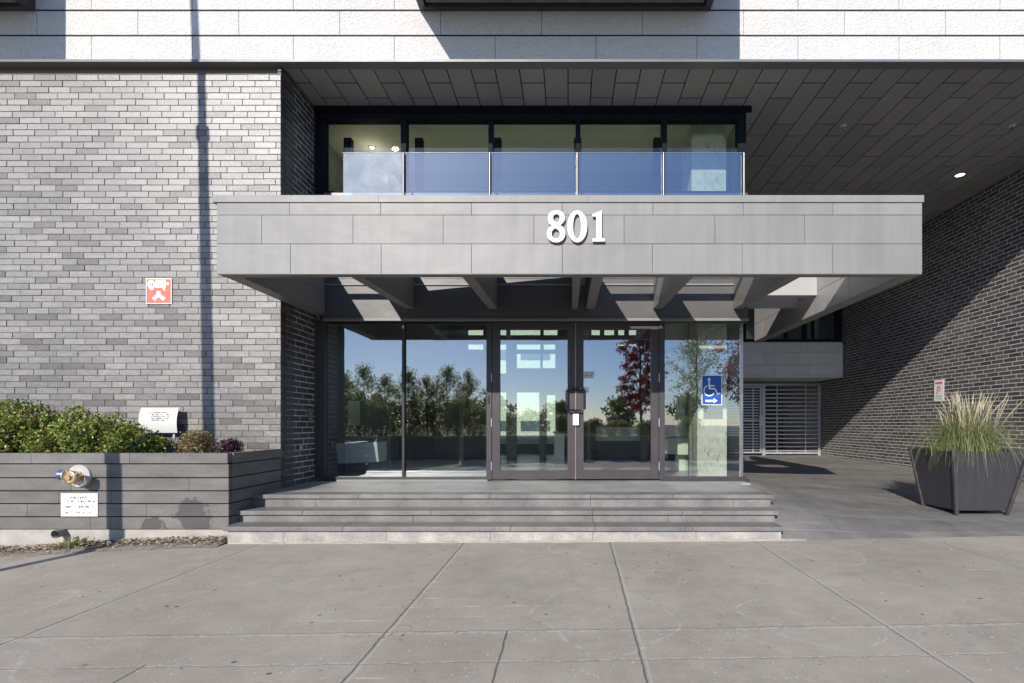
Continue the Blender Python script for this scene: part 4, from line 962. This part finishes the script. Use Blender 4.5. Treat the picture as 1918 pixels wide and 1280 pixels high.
# plate on the raised bed
yb = YPf - .001
pb = plate('notice_plate', 'white rectangular plate with worn lettering screwed to the planter wall', X(115, yb), X(184, yb), Z(967.5, yb), Z(924, yb), yb, 'paper')
mb = MB(); rnd = random.Random(9)
for a, b, y in ((133, 170, 934), (121, 179, 941), (121, 179, 951), (123, 176, 962)): scribble(mb, X(a, yb), X(b, yb), Z(y, yb), yb - .006, .018, rnd, .6)
mb.build('print', M['ink'], pb)
for a in (118, 181):
    for b in (927, 964.5): MB().disc_prism((X(a, yb), yb - .0095, Z(b, yb)), (0, 1, 0), .006, .006, .0034, 10).build('screw', M['galv'], pb)
# fire department connection
fc = empty('standpipe_inlet', (X(148, 5.41), 5.41, Z(892, 5.41)), 'brass standpipe inlet with a round steel wall plate on the planter wall', 'standpipe')
fxx, fzz = X(150, 5.4), Z(891.5, 5.4)
MB().disc_prism((fxx, 5.385, fzz), (0, 1, 0), .118, .122, .025, 40).build('wall_plate', M['plate'], fc)
bx, bz = X(144, 5.3), Z(893, 5.3); ox = X(113, 5.28)
MB().tube([(fxx, 5.384, fzz), (fxx - .005, 5.30, fzz - .002), (bx, 5.24, bz)], [.055, .058, .066], 24).build('pipe_body', M['brass'], fc)
MB().tube([(bx, 5.24, bz), (bx, 5.22, bz), (bx, 5.215, bz)], [.07, .07, .055], 24).build('brass_cap', M['brass'], fc)
MB().tube([(bx, 5.214, bz), (bx, 5.195, bz)], [.03, .026], 8).build('cap_nut', M['brass'], fc)
for k in range(4):
    a = k * math.pi / 2 + .5; MB().box(bx + math.cos(a) * .074 - .01, bx + math.cos(a) * .074 + .01, 5.222, 5.24, bz + math.sin(a) * .074 - .01, bz + math.sin(a) * .074 + .01).build('cap_lug', M['brass'], fc, bevel=.003)
MB().tube([(bx + .05, 5.30, bz + .06), (bx + .09, 5.29, bz), (bx + .10, 5.29, bz - .06), (bx + .07, 5.28, bz - .09), (bx + .01, 5.25, bz - .07)], .004, 6).build('chain', M['galv'], fc)
MB().tube([(ox + .052, 5.28, bz + .016), (ox + .064, 5.28, bz + .016)], [.054, .054], 20).build('collar', M['galv'], fc)
MB().tube([(bx - .05, 5.28, bz + .01), (ox + .05, 5.28, bz + .02), (ox + .035, 5.28, bz + .02), (ox, 5.28, bz + .02)], [.036, .036, .048, .05], 20).build('side_outlet', M['cap_blue'], fc)
# wheelchair sign on the glass
yi = YG - .003
hs = plate('wheelchair_access_sign', 'blue wheelchair access sign with a right arrow on the glass beside the doors', fx(1314), fx(1352), Z(759, YG), Z(703, YG), yi, 'white', th=.004)
MB().box(fx(1315.2), fx(1350.8), yi - .006, yi - .0041, Z(757.8, YG), Z(704.2, YG)).build('blue_field', M['sign_blue'], hs)
TI = facing(0, yi - .0072, CAM_Z)
def ip(x, y): return ((1220 + x / 3.765 - 1064) * yi / F, (795 - 570 - y / 3.765) * yi / F)
def arcband(cx, cy, r, t, a0, a1, n=30): return [ip(*p) for p in circ(cx, cy, r + t, None, n, a0, a1) + list(reversed(circ(cx, cy, r - t, None, n, a0, a1)))]
shape('wheelchair_symbol', [[ip(*p) for p in circ(406, 532, 10)], [ip(*p) for p in [(401, 545), (411, 545), (412, 572), (445, 572), (445, 580), (413, 581), (414, 592), (448, 592), (470, 628), (484, 624), (487, 631), (466, 638), (443, 601), (404, 601)]], arcband(407, 610, 37, 3.5, 0 + 20, 250)], .002, M['white'], hs, TI)
shape('arrow_symbol', [[ip(*p) for p in [(380, 675), (438, 675), (438, 662), (466, 682), (438, 699), (438, 690), (380, 690)]]], .002, M['white'], hs, TI)
# papers on the right door
nt_ = plate('door_notice', 'small white paper notice with dark print taped to the right door glass', fx(1093.5), fx(1113), Z(709, YG), Z(696, YG), YG - .004, 'paper', 'notice', .002)
mb = MB(); scribble(mb, fx(1095), fx(1111), Z(701, YG), YG - .0062, .018, random.Random(1)); mb.box(fx(1096), fx(1109), YG - .0075, YG - .0062, Z(705, YG), Z(703.6, YG)); mb.build('print', M['ink'], nt_)
plate('door_sticker', 'small pale blank sticker on the right door glass near the handle', fx(1093.5), fx(1103), Z(736, YG), Z(725, YG), YG - .004, 'mint', 'sticker', .002)
lb = empty('key_lock_box', (fx(1078), YG - .05, Z(797, YG)), 'white key lock box hanging below the door handles', 'lock box')
MB().box(fx(1073), fx(1084), YG - .085, YG - .046, Z(797, YG), Z(776, YG)).build('box', M['white'], lb, bevel=.004)
MB().tube([(fx(1075.5), YG - .065, Z(776, YG)), (fx(1075.5), YG - .065, Z(772, YG)), (fx(1078.5), YG - .065, Z(769.5, YG)), (fx(1081.5), YG - .065, Z(772, YG)), (fx(1081.5), YG - .065, Z(776, YG))], .004, 8).build('shackle', M['brass'], lb)
# sign on the side wall
xa = XW - .012
ws = MB().box(xa - .006, xa, 10.80, 11.09, Z(752, 10.95), Z(712, 10.95)).build('parking_sign', M['white'], loc=(xa, 10.95, Z(732, 10.95))); tag(ws, 'small white sign with red symbol on the dark side brick wall', 'sign')
mb = MB(); mb.box(xa - .0085, xa - .0062, 10.84, 11.05, Z(719.5, 10.95), Z(716, 10.95)); mb.build('red_band', M['sign_red'], ws)
def side_tf(yc, zc): return Matrix(((0, 0, 1, xa - .0085), (-1, 0, 0, yc), (0, 1, 0, zc), (0, 0, 0, 1)))
shape('red_symbol', [circ(0, .02, .055), circ(0, .02, .032), circ(0, -.06, .06), circ(0, -.06, .036)], .002, M['sign_red'], ws, side_tf(10.95, Z(730, 10.95)))
mb = MB(); mb.box(xa - .0085, xa - .0062, 10.85, 11.04, Z(743.5, 10.95), Z(742, 10.95)); mb.box(xa - .0085, xa - .0062, 10.85, 11.04, Z(747.5, 10.95), Z(746.3, 10.95)); mb.build('print', M['ink_pale'], ws)
# intercom and small plate on the reveal
xi = XR + .008
ic = empty('intercom_panel', (xi, 7.13, Z(778, 7.13)), 'upright bronze intercom panel on the shaded brick reveal', 'intercom')
MB().box(xi, xi + .012, 7.05, 7.17, Z(790, 7.1), Z(765, 7.1)).build('plate', M['brass_plate'], ic, bevel=.002)
mb = MB(); [mb.box(xi + .0121, xi + .016, 7.07, 7.15, Z(v + 1, 7.1), Z(v, 7.1)) for v in (770, 773, 776)]; mb.disc_prism((xi + .012, 7.11, Z(785, 7.1)), (1, 0, 0), .012, .010, .008, 12); mb.build('speaker_and_button', M['galv'], ic)
ab = MB().box(xi, xi + .012, 6.80, 6.89, Z(843.5, 6.84), Z(833, 6.84)); ab = tag(ab.build('door_button', M['steel'], loc=(xi, 6.84, Z(838, 6.84)), bevel=.003), 'small square steel plate low on the shaded brick reveal', 'button plate')
MB().disc_prism((xi + .012, 6.845, Z(838, 6.84)), (1, 0, 0), .022, .02, .008, 16).build('push_pad', M['galv'], ab)

# interior things
ht = empty('wall_heater', (X(665, 8.1), 8.4, H(-.66)), 'pale wall heater unit inside the left sidelight', 'heater')
x0, x1 = X(628, 8.0), X(706, 8.0)
mb = MB(); mb.hexa([(x0, 8.08, H(-.63)), (x1, 8.08, H(-.60)), (x1, 8.44, H(-.60)), (x0, 8.44, H(-.63)), (x0, 8.0, H(-.30)), (x1, 8.0, H(-.28)), (x1, 8.44, H(-.28)), (x0, 8.44, H(-.30))]); mb.build('casing', M['heater'], ht, bevel=.01)
mb = MB(); mb.hexa([(x0, 8.001, H(-.295)), (x1, 8.001, H(-.275)), (x1, 8.44, H(-.275)), (x0, 8.44, H(-.295)), (x0 + .04, 8.12, H(-.20)), (x1 - .04, 8.12, H(-.19)), (x1 - .04, 8.44, H(-.19)), (x0 + .04, 8.44, H(-.20))]); mb.build('grille', M['int_frame'], ht)
ps = plate('paper_poster', 'pale paper notice on the inside wall above the heater', X(652, 8.44), X(674, 8.44), Z(797, 8.44), Z(751, 8.44), 8.447, 'mint', 'poster')
pd = empty('white_pedestal', (X(1048, 10.0), 10.05, H(-.81)), 'pale upright pedestal standing inside behind the left door', 'pedestal')
MB().box(X(1038, 9.7), X(1057, 9.7), 9.7, 9.95, H(-.809), H(-.18)).build('body', M['white'], pd, bevel=.01)
MB().box(X(1036, 9.68), X(1059, 9.68), 9.68, 9.97, H(-.179), H(-.14)).build('top', M['int_frame'], pd)
mb = MB(); dk = empty('reception_desk', (.9, 10.8, H(-.81)), 'low reception desk with glass front seen beside the right door', 'desk')
MB().box(.6, 1.7, 10.6, 11.1, H(-.35), H(-.06)).build('counter', M['mint'], dk); MB().box(.65, 1.65, 10.7, 11.1, H(-.809), H(-.351)).build('base', M['int_dark'], dk)

# ================================================================== square planter with grass
PP = empty('square_planter_box', (5.02, 6.42, ramp_z(5.0, 6.4)), 'large charcoal square planter on short corner posts by the side wall', 'planter')
zbt = H(-1.045); ztp = H(-.325)
xb_, xt_ = (4.70, 5.33), (4.60, 5.50); yb2, yt2 = (6.14, 6.72), (6.05, 6.82)
def pl_pt(u, v, t):     # u,v in 0..1, t height 0..1
    x0 = xb_[0] + (xt_[0] - xb_[0]) * t; x1 = xb_[1] + (xt_[1] - xb_[1]) * t
    y0 = yb2[0] + (yt2[0] - yb2[0]) * t; y1 = yb2[1] + (yt2[1] - yb2[1]) * t
    return Vector((x0 + (x1 - x0) * u, y0 + (y1 - y0) * v, zbt + (ztp - zbt) * t))
def panel_side(ua, va, ub, vb):
    a0, b0, a1, b1 = pl_pt(ua, va, 0), pl_pt(ub, vb, 0), pl_pt(ua, va, 1), pl_pt(ub, vb, 1)
    c = pl_pt(.5, .5, .5); nn = (b0 - a0).cross(a1 - a0).normalized(); m_ = (a0 + b1) / 2
    if nn.dot(m_ - c) < 0: nn = -nn
    i = -nn * .02
    MB().hexa([a0, b0, b0 + i, a0 + i, a1, b1, b1 + i, a1 + i]).build('side_panel', M['planter'], PP, bevel=.003)
for q in ((.04, 0, .96, 0), (0, .04, 0, .96), (.04, 1, .96, 1), (1, .04, 1, .96)): panel_side(*q)
for u, v in ((0, 0), (1, 0), (0, 1), (1, 1)):
    a = pl_pt(u, v, 0); b = pl_pt(u, v, 1.035); d = (b - a).normalized(); gz_ = ramp_z(a.x, a.y); a = a - d * ((a.z - gz_) / d.z) if a.z > gz_ else a
    s = .019; mb = MB(); mb.hexa([(a.x - s, a.y - s, a.z), (a.x + s, a.y - s, a.z), (a.x + s, a.y + s, a.z), (a.x - s, a.y + s, a.z), (b.x - s, b.y - s, b.z), (b.x + s, b.y - s, b.z), (b.x + s, b.y + s, b.z), (b.x - s, b.y + s, b.z)])
    mb.build('corner_post', M['planter_post'], PP, bevel=.004)
c0, c1, c2, c3 = (pl_pt(*q, .9) for q in ((.02, .03), (.98, .03), (.98, .97), (.02, .97)))
MB().add([c0, c1, c2, c3], [(0, 1, 2, 3)]).build('soil', M['soil'], PP)
b0, b1, b2, b3 = (pl_pt(*q, .01) for q in ((.02, .03), (.98, .03), (.98, .97), (.02, .97)))
MB().add([b0, b1, b2, b3], [(3, 2, 1, 0)]).build('bottom', M['planter'], PP)
GR = empty('ornamental_grass', (5.05, 6.43, H(-.40)), 'clump of ornamental grass with pale seed plumes in the charcoal planter', 'ornamental grass')
rnd = random.Random(21)
def strip(mb, pts, w0, side):
    n = len(pts); vs = []
    for i, p in enumerate(pts):
        t = i / (n - 1); ww = w0 * (1 - t * .9) * .5; vs += [p - side * ww, p + side * ww]
    mb.add(vs, [(2 * i, 2 * i + 1, 2 * i + 3, 2 * i + 2) for i in range(n - 1)], True)
mb = MB()
for _ in range(2300):
    a = rnd.uniform(0, 6.28); r0 = abs(rnd.gauss(0, .13)); b = Vector((5.05 + math.cos(a) * r0 * 1.3, 6.43 + math.sin(a) * r0, H(-.39)))
    a2 = a + rnd.gauss(0, .9); ln = rnd.uniform(.25, .82); lean = rnd.uniform(.05, 1.25); d = Vector((math.cos(a2), math.sin(a2), 0)); pts = []
    for i in range(7):
        t = i / 6; ang = lean * (.25 + 1.25 * t * t)
        pts.append(b + d * (ln * t * math.sin(min(ang, 1.5)) * .95) + Vector((0, 0, ln * t * math.cos(min(ang, 2.3)) * 1.0)))
    for p in pts:   # blades spill over the rim, never through the panels
        if p.z < ztp + .01 and abs(p.x - 5.05) < .46 and abs(p.y - 6.43) < .4: p.z = max(p.z, H(-.39))
    strip(mb, pts, rnd.uniform(.006, .011), d.cross(Vector((0, 0, 1))) * .8 + Vector((rnd.uniform(-.4, .4), rnd.uniform(-.4, .4), 0)))
mb.build('blades', M['blade'], GR)
mb = MB(); mb2 = MB()
for _ in range(90):
    a = rnd.uniform(0, 6.28); b = Vector((5.05 + rnd.gauss(0, .09), 6.43 + rnd.gauss(0, .08), H(-.39))); ln = rnd.uniform(.5, .84); le = min(.42, abs(rnd.gauss(0, .2))); d = Vector((math.cos(a), math.sin(a), 0))
    f_ = lambda t: b + d * (ln * t * le * (1 + .5 * t)) + Vector((0, 0, ln * t))
    mb.tube([f_(t) for t in (0, .35, .7)], .0022, 4, caps=False)
    mb2.tube([f_(t) for t in (.62, .70, .82, .93, 1.0)], [.002, .006, .007, .005, .001], 5, caps=False)
mb.build('stalks', M['plume'], GR); mb2.build('plumes', M['plume'], GR)

# ================================================================== street lamp post (casts the long thin shadow)
lp = empty('lamp_post', (-5.62, 3.2, H(-1.35)), 'tall dark lamp post on the pavement whose shadow crosses the brick wall', 'lamp post')
kx, ky = -math.tan(R(SUN_AZ)), -1.0; kz = math.tan(R(SUN_EL)) / math.cos(R(SUN_AZ))
kk = YW - 3.2
def post_at(px_wall, pz):   # point of the post whose shadow falls at this place of the wall
    return (X(px_wall, YW) + kx * kk, 3.2, Z(pz, YW) + kz * kk)
a_ = post_at(393, 850); m1 = post_at(381, 262); m2 = post_at(380, 240); t_ = post_at(378, 140); top = (t_[0] - .09, 3.2, H(8.2))
foot = (a_[0] + .02, 3.2, H(-1.36))
MB().tube([foot, a_, m1], [.085, .078, .062], 16).build('lower_shaft', M['pole'], lp)
MB().tube([m1, (m1[0], 3.2, m1[2] + .01), m2], [.085, .085, .08], 16).build('sleeve', M['pole'], lp)
MB().tube([m2, t_, top], [.052, .05, .045], 16).build('upper_shaft', M['pole'], lp)
MB().tube([top, (top[0], 2.6, H(8.6)), (top[0], 1.6, H(8.7))], [.04, .035, .03], 12).build('arm', M['pole'], lp)
MB().tube([(top[0], 1.7, H(8.66)), (top[0], 1.0, H(8.66))], [.08, .12], 14).build('lamp_head', M['galv'], lp)
MB().tube([foot, (foot[0], 3.2, H(-1.33))], .14, 16).build('base_plate', M['pole'], lp)

nbd = empty('added_rear_building', (-6, 45, H(-1)), 'added pale building whose sunlit wall gives the rear lobby windows a cream tone', 'building')  # added building: its sunlit wall turns the rear panes pale cream
MB().box(-30, 14, 45, 55, H(-1), H(11)).build('wall', M['mint'], nbd)
for i in range(12):
    for k in range(2):
        MB().box(-28 + i * 3.4, -25.4 + i * 3.4, 44.94, 44.999, H(-.6 + k * 6.3), H(.3 + k * 6.3)).build('window', M['glass_far_solid'], nbd)
# ================================================================== across the pavement: what the glass mirrors
def trough(label, x0, x1, y):
    o = empty('concrete_trough', ((x0 + x1) / 2, y, H(-1.24)), label, 'planter', 'planters across the pavement')
    mb = MB(); mb.box(x0, x1, y - .9, y - .82, H(-1.24), H(-.50)); mb.box(x0, x1, y - .08, y, H(-1.24), H(-.50)); mb.box(x0, x0 + .08, y - .819, y - .081, H(-1.24), H(-.50)); mb.box(x1 - .08, x1, y - .819, y - .081, H(-1.24), H(-.50)); mb.build('walls', M['concrete_dark'], o)
    MB().box(x0 + .081, x1 - .081, y - .8185, y - .0815, H(-1.2), H(-.6)).build('soil', M['soil'], o)
    MB().box(x0 - .03, x1 + .03, y - .93, y + .03, H(-.499), H(-.44)).build('rim', M['concrete'], o)
for i, (a, b, lb_) in enumerate(((-9.6, -6.3, 'farthest left'), (-6.1, -2.9, 'second from left'), (-2.7, .1, 'in front of the doors'), (.4, 3.4, 'right of the doors'), (3.7, 7.0, 'farthest right'))):
    trough('dark concrete trough across the pavement, ' + lb_ + ', mirrored in the glass', a, b, -4.2)
def small_tree(name, label, x, y, z0, h, crown, n, mat, size, seed, trunk_r=.035, group=None, nb=22, bare=.35, cat='tree'):
    rnd = random.Random(seed); o = empty(name, (x, y, z0), label, cat, group); mb = MB(); bl = []
    mb.tube([(x, y, z0), (x + .03, y, z0 + h * .4), (x - .02, y + .02, z0 + h * .75), (x, y, z0 + h * .95)], [trunk_r, trunk_r * .8, trunk_r * .5, trunk_r * .15], 8)
    for i in range(nb):
        t = bare + (1 - bare) * (i + .5) / nb; a = i * 2.4 + rnd.uniform(-.4, .4); rr = crown * math.sin(math.pi * min(1, (t - bare) / (1 - bare) * .85 + .15)) * rnd.uniform(.55, 1.1)
        p = Vector((x + math.cos(a) * rr, y + math.sin(a) * rr, z0 + h * t + rr * .25)); q = Vector((x, y, z0 + h * (t - .1)))
        mb.tube([q, (q + p) / 2 + Vector((0, 0, .05)), p], [trunk_r * .35, trunk_r * .25, .004], 5)
        k = rnd.uniform(.7, 1.2) * crown * .36; bl.append((p.x, p.y, p.z, k, k, k * .75)); m_ = (p + q) / 2; bl.append((m_.x, m_.y, m_.z, k * .7, k * .7, k * .5))
    mb.build('trunk', M['bark'], o); leaf_cloud('crown', blob_pts(bl, 1.0), n, size, M[mat], o, seed, up=.1)
    return o
rr_ = random.Random(77)
words = ['leftmost', 'second', 'third', 'fourth', 'fifth', 'sixth', 'seventh', 'eighth']
for i, (x, h) in enumerate(((-9.3, 2.35), (-8.5, 2.2), (-7.75, 2.45), (-6.9, 2.1), (-6.1, 2.3), (-5.35, 2.05), (-4.6, 2.45), (-3.8, 2.3))):
    small_tree('young_tree', 'loose leafy young tree mirrored left of the doors, %s of its row' % words[i], x, -4.65 + rr_.uniform(-.15, .15), H(-.6), h + .3, .80, 6500, 'leaf_tree', .062, 30 + i, .025, 'young trees mirrored in the glass', bare=.04)
for i, (x, h, w_) in enumerate(((-2.2, 1.1, 1.2), (-1.3, 1.25, 1.1), (-.4, 1.0, 1.0), (.9, .85, 1.1), (1.9, .8, 1.1), (3.0, .8, 1.0), (4.6, .85, 1.2))):
    bush('rounded green trough shrub mirrored around the doors, %s from the left' % (['first'] + words[1:])[i], x, -4.65, w_, .8, h, 3200, 'leaf_tree', .07, 50 + i, H(-.6), 'shrubs mirrored in the glass', 7)
for i, (x, h) in enumerate(((-8.9, 1.5), (-7.9, 1.7), (-7.0, 1.45), (-6.0, 1.65), (-5.0, 1.5), (-4.1, 1.7), (-3.3, 1.3))):
    bush('dense leafy undergrowth shrub between the mirrored young trees, %s from the left' % (['first'] + words[1:])[i], x, -4.55, 1.35, .8, h, 4200, 'leaf_tree', .06, 150 + i, H(-.6), 'undergrowth shrubs mirrored in the glass', 16)
small_tree('red_maple', 'slender red maple mirrored in the right door glass', 2.75, -4.7, H(-1.24), 5.4, .80, 9500, 'leaf_red', .10, 71, .06, 'red maples mirrored in the glass', 30, .36)
small_tree('red_maple', 'red maple mirrored at the right corner of the storefront glass', 7.0, -4.6, H(-1.24), 5.2, 1.35, 10000, 'leaf_red', .12, 72, .07, 'red maples mirrored in the glass', 30, .36)
small_tree('street_tree', 'thinly leaved street tree mirrored in the glass beside the wheelchair sign', 5.6, -7.5, H(-1.26), 5.4, 1.3, 3500, 'leaf_tree', .11, 73, .06, None, 26, .4)
# far row of trees along the horizon
for i in range(11):
    x = -45 + i * 9 + rr_.uniform(-2, 2)
    small_tree('distant_tree', 'distant green tree on the skyline across the street, %s along its row' % (words + ['ninth', 'tenth', 'eleventh'])[i], x, -62 + rr_.uniform(-4, 4), H(-1.26), 4.2 + rr_.uniform(0, 1.6), 2.6, 1600, 'leaf_tree', .6, 90 + i, .15, 'distant trees', 12, .25)

def stray(name, n, zone, zf, seed, label):
    rnd = random.Random(seed); mb = MB()
    for _ in range(n):
        x = rnd.uniform(*zone[:2]); y = rnd.uniform(*zone[2:]); z = zf(x, y) + .004; a = rnd.uniform(0, 6.28); l = rnd.uniform(.006, .02)
        t = Vector((math.cos(a), math.sin(a), rnd.uniform(-.1, .3))) * l; q = Vector((-math.sin(a), math.cos(a), rnd.uniform(0, .3))) * l * rnd.uniform(.3, .6); c = Vector((x, y, z + .002))
        mb.add([c - t, c - q, c + t, c + q], [(0, 1, 2), (0, 2, 3)])
    tag(mb.build(name, M['chips']), label, 'leaf litter', kind='stuff')
stray('stray_leaves', 260, (-6, 7, 2.3, 5.2), pave_z, 41, 'dry leaf scraps scattered over the concrete pavement')
stray('stray_leaves', 120, (2.4, 7.6, 5.4, 12), ramp_z, 42, 'dry leaf scraps on the dark stone paving by the planter')
